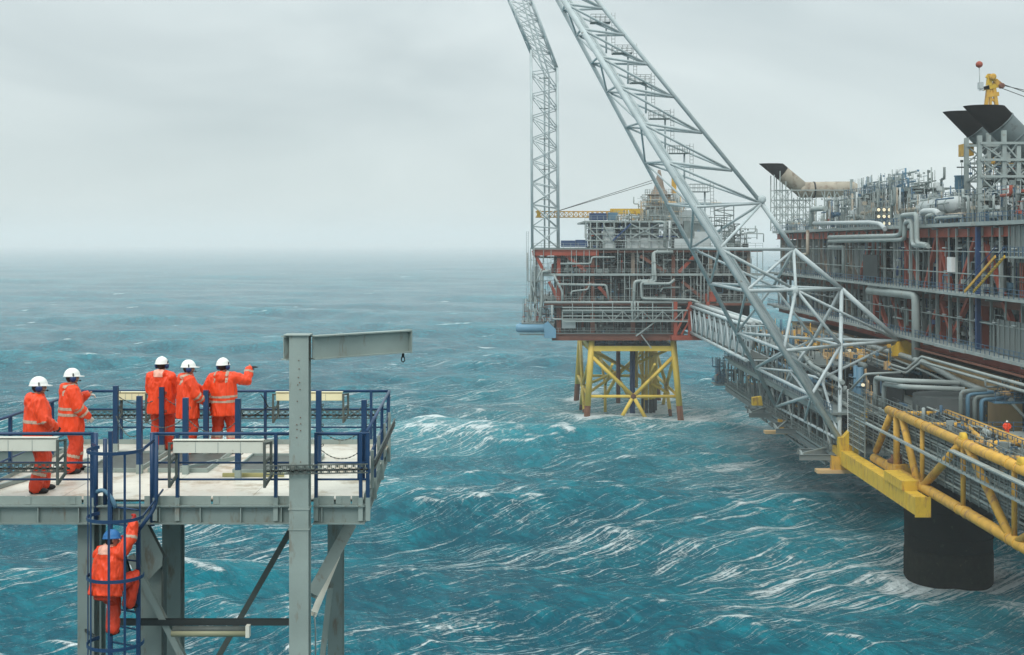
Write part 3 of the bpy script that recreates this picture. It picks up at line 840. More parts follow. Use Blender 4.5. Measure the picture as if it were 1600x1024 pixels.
def band_from(src, parent, sel, m, name='reflective_band', off=.005):
    """strip of tape lying on the cloth where sel(centre, normal) is true"""
    me = src.data; keep = [p for p in me.polygons if sel(p.center, p.normal)]
    if len(keep) < 3: return
    used = {}; v = []; f = []
    for p in keep:
        q = []
        for i in p.vertices:
            if i not in used:
                used[i] = len(v); vt = me.vertices[i]; v.append(tuple(vt.co + vt.normal*off))
            q.append(used[i])
        f.append(tuple(q))
    m2 = bpy.data.meshes.new(name); m2.from_pydata(v, [], f); m2.polygons.foreach_set('use_smooth', [True]*len(f)); m2.update()
    m2.materials.append(m); o = bpy.data.objects.new(name, m2); COL.objects.link(o); o.parent = parent
    return o

def ik(a, b, l1, l2, hint):
    a = Vector(a); b = Vector(b); d = b-a; L = min(d.length, (l1+l2)*.998); d.normalize(); b = a + d*L
    x = (l1*l1 - l2*l2 + L*L)/(2*L); h = math.sqrt(max(l1*l1-x*x, 0))
    n = Vector(hint) - d*Vector(hint).dot(d); n.normalize()
    return a + d*x + n*h, b

def hand(name, wrist, d, palm_n, curl, m, parent, thumb=1, spread=.12, curls=None):
    """gloved hand: palm, four unequal bent fingers, thumb from the side of the palm"""
    d = Vector(d).normalized(); n = Vector(palm_n); n = (n - d*n.dot(d)).normalized(); s = d.cross(n)*thumb
    w = Vector(wrist); sol = []
    sol.append(limb_s([w - d*.02, w + d*.03], [.029, .030]))
    R = Matrix((s, n, d)).transposed()
    sol.append(ell(w + d*.065, (.044, .021, .055), R))
    for k, (off, ln) in enumerate(((.032,.070),(.011,.080),(-.011,.074),(-.031,.058))):
        c = curl if curls is None else curls[k]
        base = w + d*.085 + s*off; an = 0; p = base; pts = [w + d*.05 + s*off*.8, base]
        for j in range(3):
            an += c*(.55+.3*j)
            dr = (d*math.cos(an) + n*math.sin(an) + s*spread*(off/.03)*(1-c*.5)).normalized()
            p = p + dr*ln*(.42, .33, .25)[j]; pts.append(p)
        sol.append(limb_s(pts, [.012, .0115, .0105, .010, .009], 8))
    tb = w + d*.03 + s*.035
    t1 = tb + (d*.6 + s*.75 + n*.25*curl).normalized()*.038; t2 = t1 + (d*.9 + s*.35 + n*.6*curl).normalized()*.032
    sol.append(limb_s([w + d*.02 + s*.012, tb, t1, t2], [.016, .0145, .013, .011], 8))
    return fuse(name, sol, .0055, m, parent, smooth=2)

def build_person(base, yaw, label, pose, group='workers in orange rain suits on the lookout deck'):
    """pose gives local targets (x right, y forward, z up) in a 1.78 m figure"""
    g = pose.get
    H = g('scale', 1.0)
    lean = g('lean', 0.0)
    twist = g('head_yaw', 0.0)
    pelvis = Vector(g('pelvis', (0, 0, .95)))
    up = Vector((g('side', 0.0), lean, 1)).normalized()
    side = Vector((math.cos(g('ty',0)), math.sin(g('ty',0)), 0)); side = (side - up*side.dot(up)).normalized()
    fwd = up.cross(side)
    def T(x, y, z): return pelvis + side*x + fwd*y + up*z
    neck = T(0, .0, .56); 
    head = T(0, .02, .705) + Vector(g('head_off', (0,0,0)))
    shL, shR = T(-.185, -.01, .49), T(.185, -.01, .49)
    hipL, hipR = pelvis - side*.095 - up*.02, pelvis + side*.095 - up*.02
    elL, wrL = ik(shL, g('lw', (-.30,.02,.80)), .30, .27, g('lhint', (-.3,-1,-.2)))
    elR, wrR = ik(shR, g('rw', (.30,.02,.80)), .30, .27, g('rhint', (.3,-1,-.2)))
    anL = Vector(g('la', (-.12, 0, .10))); anR = Vector(g('ra', (.12, 0, .10)))
    knL, anL = ik(hipL, anL, .43, .42, g('lkn', (-.1,1,0)))
    knR, anR = ik(hipR, anR, .43, .42, g('rkn', (.1,1,0)))
    hy = Matrix.Rotation(twist, 3, up); hs = hy @ side; hf = hy @ fwd
    hp = g('head_pitch', 0.0)
    hu = (up*math.cos(hp) + hf*math.sin(hp)).normalized(); hf = hs.cross(hu)*-1; hf = hu.cross(hs)
    HR = Matrix((hs, hf, hu)).transposed()
    def Hd(x, y, z): return head + hs*x + hf*y + hu*z
    # the body itself, one continuous mesh and the top-level object
    sol = [ell(Hd(0,0,.015), (.074,.095,.108), HR), ell(Hd(0,.045,-.060), (.050,.050,.050), HR), ell(Hd(0,.030,-.02), (.064,.066,.075), HR),
           limb_s([Hd(0,.088,.012), Hd(0,.108,-.018)], [.010,.015], 8), limb_s([Hd(0,.112,-.022), Hd(0,.100,-.03)], [.013,.010], 8),
           limb_s([Hd(-.018,.090,-.052), Hd(.018,.090,-.052)], [.009,.009], 8), limb_s([Hd(-.035,.083,.030), Hd(.035,.083,.030)], [.012,.012], 8),
           ell(Hd(-.077,.0,-.0), (.010,.022,.032), HR), ell(Hd(.077,.0,-.0), (.010,.022,.032), HR),
           limb_s([T(0,-.01,.47), neck, Hd(0,-.01,-.05)], [.065,.056,.056]),
           solid([(T(0,0,-.10), side*.13, fwd*.09), (T(0,0,.0), side*.155, fwd*.105), (T(0,0,.15), side*.135, fwd*.09), (T(0,0,.33), side*.165, fwd*.11), (T(0,0,.47), side*.15, fwd*.085), (T(0,0,.53), side*.06, fwd*.05)])]
    for sh, el, wr in ((shL, elL, wrL), (shR, elR, wrR)):
        sol.append(limb_s([sh, el, wr], [.058, .044, .030]))
        dd = (wr-el).normalized(); sol.append(limb_s([wr, wr+dd*.06], [.028, .022], 8))
    for hp_, kn, an in ((hipL, knL, anL), (hipR, knR, anR)): sol.append(limb_s([hp_, hp_.lerp(kn,.5), kn, kn.lerp(an,.35), an], [.088, .078, .056, .054, .038]))
    body = fuse('person', sol, .011, M['skin'], None, smooth=2)
    Mx = Matrix.Rotation(yaw, 4, 'Z')
    body.location = base; body.rotation_euler = (0, 0, yaw); body.scale = (H, H, H)
    tag(body, label, 'person', group)
    sd_ = rnd.uniform(0, 50)
    # jacket
    j = g('jlen', .24)
    js = [solid([(T(0,-.0,-j), side*.268, fwd*.215), (T(0,0,-.12), side*.272, fwd*.215), (T(0,0,.05), side*.258, fwd*.205), (T(0,0,.22), side*.258, fwd*.200), (T(0,0,.38), side*.255, fwd*.190), (T(0,-.01,.47), side*.222, fwd*.160), (T(0,-.01,.54), side*.125, fwd*.115), (T(0,.0,.60), side*.092, fwd*.098)], 24)]
    for sgn, sh, el, wr in ((-1, shL, elL, wrL), (1, shR, elR, wrR)):
        js.append(limb_s([sh - side*sgn*.05, sh, sh.lerp(el,.5), el, el.lerp(wr,.5), wr - (wr-el).normalized()*.03], [.105, .112, .104, .096, .088, .070]))
    if g('hood', True):
        js.append(ell(T(0,-.10,.535), (.135,.085,.085), Matrix((side,fwd,up)).transposed()))
        js.append(ell(T(-.09,-.02,.56), (.055,.085,.05), Matrix((side,fwd,up)).transposed())); js.append(ell(T(.09,-.02,.56), (.055,.085,.05), Matrix((side,fwd,up)).transposed()))
        js.append(ell(T(0,-.13,.47), (.10,.07,.10), Matrix((side,fwd,up)).transposed()))
    jk = fuse('jacket', js, .0125, M['jacket'], body, smooth=3, wrinkle=.019, wf=(13,13,4), seed=sd_)
    ts = [solid([(T(0,0,-.20), side*.175, fwd*.13), (T(0,0,-.05), side*.18, fwd*.135), (T(0,0,.08), side*.16, fwd*.12)])]
    for hp_, kn, an in ((hipL, knL, anL), (hipR, knR, anR)):
        ts.append(limb_s([hp_ - up*.04, hp_.lerp(kn,.4), kn, kn.lerp(an,.5), an.lerp(kn,.02)], [.132, .130, .112, .106, .102]))
    tr = fuse('trousers', ts, .0125, M['trouser'], body, smooth=3, wrinkle=.014, wf=(12,12,6), seed=sd_+9)
    # tape
    bands = g('bands', ())
    def dseg(p, a, b):
        ab = b-a; u = (p-a).dot(ab)/ab.length_squared
        return u, (p-(a+ab*u)).length
    def arm_only(p):
        m_ = 9
        for sh, el, wr in ((shL,elL,wrL),(shR,elR,wrR)):
            for a, b in ((sh,el),(el,wr)):
                u, d = dseg(p, a, b)
                if -.1 < u < 1.1: m_ = min(m_, d)
        return m_ < .105
    for bnd in bands:
        if bnd[0] == 'torso':
            z0 = bnd[1]
            band_from(jk, body, lambda c, n: z0 < (c-pelvis).dot(up) < z0+.042 and not (arm_only(c) and abs((c-pelvis).dot(side)) > .20), M['band'])
        if bnd[0] in ('armL', 'armR'):
            a, b = (elL, wrL) if bnd[0] == 'armL' else (elR, wrR)
            if len(bnd) > 2: a, b = (shL, elL) if bnd[0] == 'armL' else (shR, elR)
            u0 = bnd[1]
            def sel(c, n, a=a, b=b, u0=u0):
                u, d = dseg(c, a, b); return u0 < u < u0+.16 and d < .105
            band_from(jk, body, sel, M['band'])
        if bnd[0] == 'shoulder':
            for sg in (-1, 1):
                x0 = .115*sg
                band_from(jk, body, lambda c, n: abs((c-pelvis).dot(side)-x0) < .024 and (c-pelvis).dot(up) > .41 and n.dot(up) > .05, M['band'])
    if g('legband', True):
        for kn, an in ((knL, anL), (knR, anR)):
            band_from(tr, body, lambda c, n, kn=kn, an=an: .42 < dseg(c, kn, an)[0] < .54 and dseg(c, kn, an)[1] < .12, M['band'])
    if g('palehood'):
        band_from(jk, body, lambda c, n: (c-pelvis).dot(up) > .49 and abs((c-pelvis).dot(side)) < .09 and n.dot(fwd) < -.05, M['hoodpale'], 'hood_lining', .008)
    # zip on the front
    band_from(jk, body, lambda c, n: abs((c-pelvis).dot(side)) < .014 and (c-pelvis).dot(fwd) > .05, M['black'], 'zip', .004)
    # hair
    fuse('hair', [ell(Hd(0,-.022,.012), (.082,.090,.106), HR)], .012, M['hair'], body, smooth=1)
    # helmet
    hm = M['helmetblue'] if g('bluehelmet') else M['helmet']
    q = MB(); prof = []; n = 20
    base_h = .045
    for k in range(7):
        t = k/6*math.pi/2; prof.append((math.cos(t), math.sin(t)))
    for r_, h_ in prof[:-1]:
        for i in range(n):
            a = 2*math.pi*i/n; x = math.sin(a); y = math.cos(a)
            ridge = .006*max(0, 1-abs(x)*5)
            q.v.append(tuple(Hd(x*.119*r_, y*.139*r_ - .005, base_h - .012 + h_*(.132+ridge))))
    q.v.append(tuple(Hd(0, -.005, base_h+.124)))
    for k in range(5):
        for i in range(n):
            i2 = (i+1) % n; q.f.append((k*n+i2, k*n+i, (k+1)*n+i, (k+1)*n+i2)); q.s.append(1)
    for i in range(n): q.f.append((5*n+(i+1)%n, 5*n+i, 6*n)); q.s.append(1)
    # rim and peak
    k0 = len(q.v)
    for zz in (base_h-.012, base_h-.022):
        for i in range(n):
            a = 2*math.pi*i/n; x = math.sin(a); y = math.cos(a)
            ext = .010 + max(0, y)**4*.062
            q.v.append(tuple(Hd(x*(.119+.007), y*(.139+ext) - .005, zz - max(0, y)**2*.012)))
    for i in range(n):
        i2 = (i+1) % n
        q.f.append((k0+i, i, i2, k0+i2)); q.s.append(1)
        q.f.append((k0+n+i, k0+i, k0+i2, k0+n+i2)); q.s.append(0)
    q.f.append(tuple(k0+n+i for i in range(n))); q.s.append(0)
    def rpart(name, q, m):
        me = q.mesh(name); me.materials.append(m); o = bpy.data.objects.new(name, me); COL.objects.link(o); o.parent = body; return o
    he = rpart('helmet', q, hm)
    # ear muffs
    if not g('bluehelmet'):
        for sg in (-1, 1):
            q = MB().lathe(Hd(.080*sg,0,-.018), [(.040,0),(.054,.012),(.054,.034),(.038,.052),(.010,.056)], hs*sg, 14)
            mf = rpart('ear_muff', q, M['muff'])
            q = MB().path([Hd(.108*sg,0,.01), Hd(.128*sg,0,.06), Hd(.128*sg,-.002,.085)], .011, 6)
            a = rpart('muff_arm', q, M['black'])
        q = MB().path([Hd(.10,.01,-.02), Hd(.10,.07,-.05), Hd(.04,.125,-.055)], .005, 5); rpart('microphone_boom', q, M['black'])
        q = MB().tube(Hd(.045,.12,-.056), Hd(.02,.135,-.056), .013, 8); rpart('microphone', q, M['black'])
        # glasses
        q = MB().path([Hd(-.075,.03,.012), Hd(-.06,.088,.012), Hd(.0,.104,.014), Hd(.06,.088,.012), Hd(.075,.03,.012)], .006, 5); rpart('glasses', q, M['black'])
    for sg in (-1, 1):
        me = MB().lathe(Hd(.028*sg,.078,.010), [(.004,0),(.010,.004),(.008,.009),(.003,.012)], hf, 8); rpart('eye', me, M['white'])
    # gloves
    gl = g('gloves', ('b', 'b'))
    mm = {'w': M['glovew'], 'b': M['gloveb'], 'r': M['redglove']}
    hL = g('hl', None); hR_ = g('hr', None)
    dl = (wrL-elL).normalized() if hL is None else Vector(hL[0]); dr = (wrR-elR).normalized() if hR_ is None else Vector(hR_[0])
    nl = Vector((1,0,0)) if hL is None else Vector(hL[1]); nr = Vector((-1,0,0)) if hR_ is None else Vector(hR_[1])
    hand('glove', wrL, dl, nl, g('curlL', .55), mm[gl[0]], body, thumb=g('thL', 1), curls=g('cL'))
    hand('glove', wrR, dr, nr, g('curlR', .55), mm[gl[1]], body, thumb=g('thR', -1), curls=g('cR'))
    # boots
    for an, kn, fa in ((anL, knL, g('lf', -.15)), (anR, knR, g('rf', .15))):
        fd = Vector((math.sin(fa), math.cos(fa), g('toe', 0))); fd.normalize(); sd2 = Vector((fd.y, -fd.x, 0)).normalized(); uu = sd2.cross(fd)
        R = Matrix((sd2, fd, uu)).transposed()
        sol = [limb_s([an+uu*.10, an-uu*.03], [.055,.050]), ell(an + fd*.05 - uu*.055, (.050,.145,.050), R), ell(an + fd*.125 - uu*.062, (.052,.075,.040), R), ell(an - fd*.045 - uu*.05, (.045,.055,.052), R)]
        sol = [([Vector(p) - uu*min(0, (Vector(p)-an).dot(uu)+.098) for p in v], f) for v, f in sol]
        bt = fuse('boot', sol, .010, M['black'], body, smooth=2)
    return body

# local x is the wearer's right when facing +Y
build_person((XP(57,20.5), 20.55, DECK), math.radians(-62), 'worker standing leftmost, one pale band round his waist, hands in front',
    dict(rw=(.14,.24,1.02), lw=(-.12,.24,1.0), rhint=(1,-.6,-.5), lhint=(-1,-.6,-.5), bands=(('torso',.16),), gloves=('w','b'), head_yaw=math.radians(-8), scale=1.02, la=(-.12,.10,.10), ra=(.13,-.05,.10), jlen=.26))
build_person((XP(108,22.2), 22.3, DECK), math.radians(-58), 'worker with striped shoulders resting a gloved hand on the tall post',
    dict(rw=(.22,.24,.98), lw=(-.20,.34,1.33), lhint=(-.6,-.3,-1), rhint=(.8,-.8,-.3), bands=(('shoulder',),('torso',.16),('torso',.06),('armR',.0),('armR',.45)), gloves=('w','w'), head_yaw=math.radians(-6), scale=1.0,
         hl=((.1,1,-.25),(0,-.2,-1)), la=(-.13,.12,.10), ra=(.13,-.06,.10)))
build_person((XP(250,24.5), 24.6, DECK), math.radians(-8), 'worker seen from behind with a pale hood lining, arms in front',
    dict(rw=(.12,.28,1.02), lw=(-.14,.28,1.02), lhint=(-1,-.5,-.6), rhint=(1,-.5,-.6), palehood=True, bands=(), head_yaw=math.radians(-4), scale=1.0, la=(-.12,0,.10), ra=(.12,0,.10), jlen=.22))
build_person((XP(289,24.0), 24.2, DECK), math.radians(-62), 'worker in profile beside the pale hooded man, dark glove held before him',
    dict(rw=(.20,.30,1.0), lw=(-.24,.45,1.12), rhint=(.8,-.8,-.3), lhint=(-.6,-.6,-.6), bands=(('shoulder',),('armR',.0),('armR',.35)), head_yaw=math.radians(-14), scale=.985, la=(-.12,.04,.10), ra=(.12,-.03,.10), jlen=.24))
build_person((XP(347,24.2), 24.35, DECK), math.radians(-6), 'worker pointing out to sea with his outstretched right arm',
    dict(rw=(.40,.30,1.60), lw=(-.27,.12,.98), rhint=(.5,-.2,-1), lhint=(-.8,-.8,-.2), bands=(('torso',.12),('torso',.03),('shoulder',),('armL',.2),('armR',.6)), head_yaw=math.radians(-16), scale=1.0,
         hr=((.85,.35,.15),(0,.3,-1)), cR=(.05,.10,.2,.3), side=-.03, la=(-.17,0,.10), ra=(.17,0,.10), jlen=.22))
# the climber in the ladder cage; the origin is under the foot on the lower rung
bx = Vector((XP(172,19.35)+.01, 19.33, 34.02))
build_person(bx, math.radians(-22), 'worker in blue helmet climbing inside the ladder cage', 
    dict(pelvis=(0,-.10,.84), lean=.20, side=-.02, rw=(.23,.27,1.80), lw=(-.13,.35,1.45), rhint=(.8,-.2,-.8), lhint=(-.9,-.2,-.8), la=(-.04,.10,.12), ra=(.17,.22,.52), rkn=(.3,.9,.2), lkn=(-.1,1,0),
         bluehelmet=True, gloves=('r','r'), bands=(('armR',-.05),('armL',.2)), head_yaw=math.radians(-40), head_pitch=-.1, palehood=True, legband=False, scale=.97, jlen=.13,
         curlR=1.3, curlL=1.3, toe=-.1), group=None)

# ---------------------------------------------------------------- process plant toolkit
class Plant:
    """fills a facade with decks, frames and pipework; u runs along the face, d into the depth, z up"""
    def __init__(self, root, fn, seed):
        self.root = root; self.fn = fn; self.r = random.Random(seed); self.fine = {}
    def p(self, u, d, z): return Vector(self.fn(u, d, z))
    def fineMB(self, key): return self.fine.setdefault(key, MB())
    def flush(self, prefix):
        for key, mb in self.fine.items():
            nm, mk = key
            tag(part(nm, mb, M[mk], self.root), kind='stuff')
        self.fine = {}
    def slab(self, name, u0, u1, d0, d1, z0, z1, m):
        a = self.p(u0, d0, z0); b = self.p(u1, d1, z1)
        return part(name, MB().box(min(a.x,b.x), max(a.x,b.x), min(a.y,b.y), max(a.y,b.y), z0, z1), M[m], self.root)
    def bar(self, name, a, b, w, h, m, ib=False, up=(0,0,1)):
        q = MB(); (q.ibeam if ib else q.beam)(self.p(*a), self.p(*b), w, h, up=up)
        return part(name, q, M[m], self.root)
    def pipe(self, pts, r, m, name='pipe', n=7, flanges=True):
        q = MB().path([self.p(*c) for c in pts], r, n)
        o = part(name, q, M[m], self.root)
        if flanges and r > .16:
            f = self.fineMB(('pipe_flanges', m))
            for a, b in zip(pts[:-1], pts[1:]):
                a = self.p(*a); b = self.p(*b); L = (b-a).length
                if L > 4:
                    for t in (.3, .7):
                        c = a.lerp(b, t + self.r.uniform(-.1,.1)); dd = (b-a).normalized()
                        f.tube(c-dd*.09, c+dd*.09, r*1.35, 8)
        return o
    def rail(self, u0, u1, d, z, m='bluerail', step=1.5, h=1.1):  # top and middle rail with posts
        f = self.fineMB(('handrail', m)); L = abs(u1-u0); n = max(2, int(L/step)+1)
        for k, zz in enumerate((h, h*.55)): f.beam(self.p(u0,d,z+zz), self.p(u1,d,z+zz), .07, .07)
        for i in range(n):
            u = u0+(u1-u0)*i/(n-1); f.beam(self.p(u,d,z), self.p(u,d,z+h), .075, .075)
    def ladder(self, u, d, z0, z1, m='steel2'):
        f = self.fineMB(('ladders', m))
        for s in (-.22, .22): f.beam(self.p(u+s,d,z0), self.p(u+s,d,z1), .06, .06)
        z = z0+.3
        while z < z1: f.beam(self.p(u-.2,d,z), self.p(u+.2,d,z), .04, .04); z += .45
    def vessel(self, u, d, z, L, r, m, vertical=False, name='vessel'):
        c = self.p(u, d, z); prof = [(r*.25,-r*.45-L/2),(r*.7,-r*.3-L/2),(r,-L/2),(r,L/2),(r*.7,L/2+r*.3),(r*.25,L/2+r*.45)]
        ax = Vector((0,0,1)) if vertical else (self.p(u+1,d,z)-c)
        o = part(name, MB().lathe(c, prof, ax, 16), M[m], self.root)
        return o
    def valve(self, u, d, z, s, m):
        f = self.fineMB(('valves', m)); c = self.p(u,d,z)
        f.lathe(c, [(s*.5,-s*.8),(s*.5,-s*.6),(s*.25,-s*.5),(s*.55,0),(s*.25,s*.5),(s*.5,s*.6),(s*.5,s*.8)], self.p(u+1,d,z)-c, 8)
        f.tube(c, c+Vector((0,0,s*1.3)), s*.1, 5); f.lathe(c+Vector((0,0,s*1.3)), [(s*.5,0),(s*.5,s*.1)], (0,0,1), 8)
    def clutter(self, u0, u1, d0, d1, z0, z1, n, mats, size=1.0):
        r = self.r
        for _ in range(n):
            u = r.uniform(u0, u1); d = r.uniform(d0, d1); k = r.random(); m = r.choice(mats)
            hz = z1-z0
            if k < .30:      # vertical pipe with an offset
                rr = r.choice((.08,.12,.16,.22))*size; zz = z0+hz*r.uniform(.3,.8); du = r.choice((-1,1))*r.uniform(.5,2.2)
                zb = z0 + (0 if r.random() < .6 else hz*.2)
                self.pipe([(u,d,zb),(u,d,zz),(u+du,d,zz),(u+du,d,z1)], rr, m, n=6)
            elif k < .58:    # horizontal run with drops
                rr = r.choice((.08,.12,.16,.22,.3))*size; zz = z0+hz*r.uniform(.25,.92); L = r.uniform(2.5,8)
                q = [(u,d,zz),(u+L,d,zz)]
                if r.random() < .6: q.append((u+L,d,max(z0,zz-r.uniform(.8,2.4))))
                if r.random() < .4: q.insert(0,(u,d,min(z1,zz+r.uniform(.8,2.4))))
                self.pipe(q, rr, m, n=6)
            elif k < .68:
                L = r.uniform(1.2,3.2)*size; rad = r.uniform(.35,.7)*size
                if r.random() < .5: self.vessel(u, d+.4, z0+rad+.5, L, rad, m)
                else: self.vessel(u, d+.4, z0+L/2+.5, L, rad*.8, m, True)
            elif k < .80:
                w = r.uniform(.5,1.8)*size; h = r.uniform(.7,2.2)*size
                a = self.slab('cabinet', u, u+w, d+.3, d+.3+.8, z0+.15, z0+.15+h, m)
            elif k < .90: self.valve(u, d, z0+hz*r.uniform(.15,.7), .5*size, r.choice(('steel','bluepipe','red')))
            else: self.ladder(u, d, z0, z1)
        # fine small bore pipework, too thin to pick apart
        for _ in range(int(n*2.2)):
            u = r.uniform(u0, u1); d = r.uniform(d0, d1); f = self.fineMB(('small_pipework', r.choice(mats)))
            if r.random() < .55:
                f.tube(self.p(u,d,z0), self.p(u,d,z0+(z1-z0)*r.uniform(.5,1)), .05*size, 4, caps=False)
            else:
                zz = z0+(z1-z0)*r.random(); f.tube(self.p(u,d,zz), self.p(u+r.uniform(1,4),d,zz), .05*size, 4, caps=False)
            if r.random() < .5:
                zz = z0+(z1-z0)*r.random(); c = self.p(u,d,zz); s = r.uniform(.12,.3)*size
                f.box(c.x-s, c.x+s, c.y-s, c.y+s, c.z-s, c.z+s)
def lattice(root, legs0, legs1, n, rl, rb, m, name_leg='leg', name_brace='brace', x=True, ts=None):
    """lattice between two rings of points; each leg and brace a part"""
    legs0 = [Vector(v) for v in legs0]; legs1 = [Vector(v) for v in legs1]; k = len(legs0)
    ts = ts or [i/n for i in range(n+1)]
    for a, b in zip(legs0, legs1): part(name_leg, MB().tube(a, b, rl, 8), m, root)
    for j, t in enumerate(ts):
        for i in range(k):
            i2 = (i+1) % k
            a = legs0[i].lerp(legs1[i], t); b = legs0[i2].lerp(legs1[i2], t)
            if j: part(name_brace, MB().tube(a, b, rb, 5), m, root)
            if j < len(ts)-1:
                t2 = ts[j+1]
                c = legs0[i2].lerp(legs1[i2], t2); d = legs0[i].lerp(legs1[i], t2)
                if x or (j+i) % 2 == 0: part(name_brace, MB().tube(a, c, rb, 5), m, root)
                if x or (j+i) % 2 == 1: part(name_brace, MB().tube(b, d, rb, 5), m, root)

# ---------------------------------------------------------------- the far platform on its yellow jacket
YF = 286.0
def FX(px): return (px-800)*YF/FPX
def FZ(py): return CAM_Z-(py-380)*YF/FPX
far = thing('riser_platform', (27, 300, 0), 'far platform of stacked red and grey decks standing on a yellow jacket in the surf', 'oil platform')
# jacket
jk_leg = []
top_z, bot_z = FZ(527), -5.0
def leg_at(x0, x1, y, z):   # x0 at the top, x1 at the water
    t = (top_z-z)/(top_z-0.0); return Vector((x0+(x1-x0)*t, y, z))
JL = [(17.9,16.7,286.5),(36.0,37.8,286.5),(36.0,37.8,331),(17.9,16.7,331)]
wl = 3.6
for x0, x1, y in JL:
    part('jacket_leg', MB().tube(leg_at(x0,x1,y,top_z), leg_at(x0,x1,y,wl), .70, 12), M['yellowjack'], far)
    part('leg_splash_zone', MB().tube(leg_at(x0,x1,y,wl), leg_at(x0,x1,y,bot_z), .71, 12), M['rust'], far)
zn1, znm, znb = FZ(556), FZ(620), 0.5
def side_brace(a, b, r=.43, m='yellowjack'): part('jacket_brace', MB().tube(a, b, r, 8), M[m], far)
for i in range(4):
    (a0,a1,ya), (b0,b1,yb) = JL[i], JL[(i+1)%4]
    A1, B1 = leg_at(a0,a1,ya,zn1), leg_at(b0,b1,yb,zn1); Am, Bm = leg_at(a0,a1,ya,znm), leg_at(b0,b1,yb,znm); mid = (Am+Bm)/2
    mid.z -= .0
    side_brace(A1, mid); side_brace(B1, mid); side_brace(Am, Bm, .34)
    e = (Bm-Am)*.20
    lo1, lo2 = mid - e, mid + e; lo1.z = lo2.z = -1.5
    side_brace(mid, mid.lerp(lo1,.72)); side_brace(mid, mid.lerp(lo2,.72)); side_brace(mid.lerp(lo1,.72), lo1, .44, 'rust'); side_brace(mid.lerp(lo2,.72), lo2, .44, 'rust')
    part('brace_node', MB().lathe(mid, [(.45,-.5),(.62,-.35),(.62,.35),(.45,.5)], (0,1,0), 10), M['rust' if i == 0 else 'yellowjack'], far)
    tz = FZ(545)
    part('jacket_beam', MB().beam(leg_at(a0,a1,ya,tz), leg_at(b0,b1,yb,tz), .8, 1.15), M['yellowjack'], far)
for ya, yb in ((300, 316), (316, 300)):
    side_brace((18.2,ya,zn1), (36.8,yb,znm-1), .34); side_brace((36.2,ya,zn1), (17.6,yb,znm-1), .34)
for x in (22.5, 32.0):
    side_brace((x,287.2,zn1-2), (x,309,znm), .3); side_brace((x,309,znm), (x,330,zn1-2), .3); side_brace((x,309,znm), (x,309,-3), .36)
part('conductor', MB().tube((FX(989)+1.2,300,FZ(545)), (FX(989)+1.2,300,-4), .62, 10), M['navy'], far)
part('conductor', MB().tube((FX(994)+1.4,301,FZ(545)), (FX(994)+1.4,301,6), .5, 10), M['yellowjack'], far)
part('conductor', MB().tube((FX(966)+1.5,304,FZ(545)), (FX(966)+1.5,304,2), .5, 10), M['brown'], far)
for k, (px, w) in enumerate(((1012,.42),(1019,.45),(1025,.4),(1008,.35),(1029,.42))):
    part('conductor', MB().tube((FX(px)*1.06,306+k,FZ(545)), (FX(px)*1.06,306+k,2.5), w, 10), M['yellowjack'], far)
    part('conductor_foot', MB().tube((FX(px)*1.06,306+k,2.5), (FX(px)*1.06,306+k,-4), w*1.02, 10), M['darksteel'], far)

pf = Plant(far, lambda u, d, z: (u, YF+d, z), 3)
xl, xr = FX(846), FX(1190)
D1, D2, D3, D4, D5, D0 = FZ(388), FZ(428), FZ(471), FZ(503), FZ(520), FZ(540)   # 38.9, 33.1, 27.0, 22.4, 20
# decks
pf.slab('deck', FX(833), xr, -1.2, 42, D1-.35, D1, 'steel2'); pf.slab('deck', FX(848), xr, -1.4, 42, D2-.35, D2, 'steel2')
pf.slab('deck', FX(850), xr, -1.4, 42, D3-.35, D3, 'steel2'); pf.slab('deck', FX(862), FX(1075), -1.2, 42, D5-.2, D5, 'steel2'); pf.slab('deck', FX(925), FX(1050), .6, 40, D0-.3, D0, 'darksteel')
part('deck_beam', MB().ibeam((FX(832),YF-.9,D1-1.0), (FX(935),YF-.9,D1-1.0), .6, 1.3), M['red'], far)
part('deck_beam', MB().ibeam((FX(935),YF-.9,D1-.8), (xr,YF-.9,D1-.6), .5, .4), M['brown'], far)
part('deck_beam', MB().beam((FX(850),YF-1.2,D3-.6), (xr,YF-1.2,D3-.6), .4, .55), M['brown'], far)
part('deck_beam', MB().ibeam((FX(862),YF-.9,D5-.95), (FX(1068),YF-.9,D5-.95), .6, 1.45), M['brown'], far)
part('fascia', MB().box(FX(848), xr, YF-1.44, YF-1.42, D2-.4, D2+.1), M['steel'], far)
# dark inner walls so that the plant does not look through
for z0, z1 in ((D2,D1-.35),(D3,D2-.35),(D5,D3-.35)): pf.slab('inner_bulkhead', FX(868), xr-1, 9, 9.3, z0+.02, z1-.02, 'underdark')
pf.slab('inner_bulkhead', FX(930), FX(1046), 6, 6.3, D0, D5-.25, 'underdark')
# red columns and braces
for px, m in ((873,'red'),(926,'brown'),(989,'taupe'),(1052,'brown'),(1110,'taupe'),(1170,'taupe')):
    part('column', MB().beam((FX(px),YF+.2,D3), (FX(px),YF+.2,D1-.9), .8, .9, up=(0,1,0)), M[m], far)
    if px < 1070: part('column', MB().beam((FX(px),YF+.2,D5), (FX(px),YF+.2,D3-.4), .95, .9, up=(0,1,0)), M['brown'], far)
for a, b, m in (((833,392),(850,424),'red'),((883,398),(915,424),'red'),((858,440),(873,470),'red'),((935,448),(955,470),'red'),((905,470),(922,440),'brown'),((850,400),(870,390),'red'),
                ((1000,400),(1040,425),'brown'),((1065,440),(1100,468),'brown'),((1060,426),(1085,400),'red')):
    part('diagonal', MB().beam((FX(a[0]),YF-.3,FZ(a[1])), (FX(b[0]),YF-.3,FZ(b[1])), .7, .75, up=(0,1,0)), M[m], far)
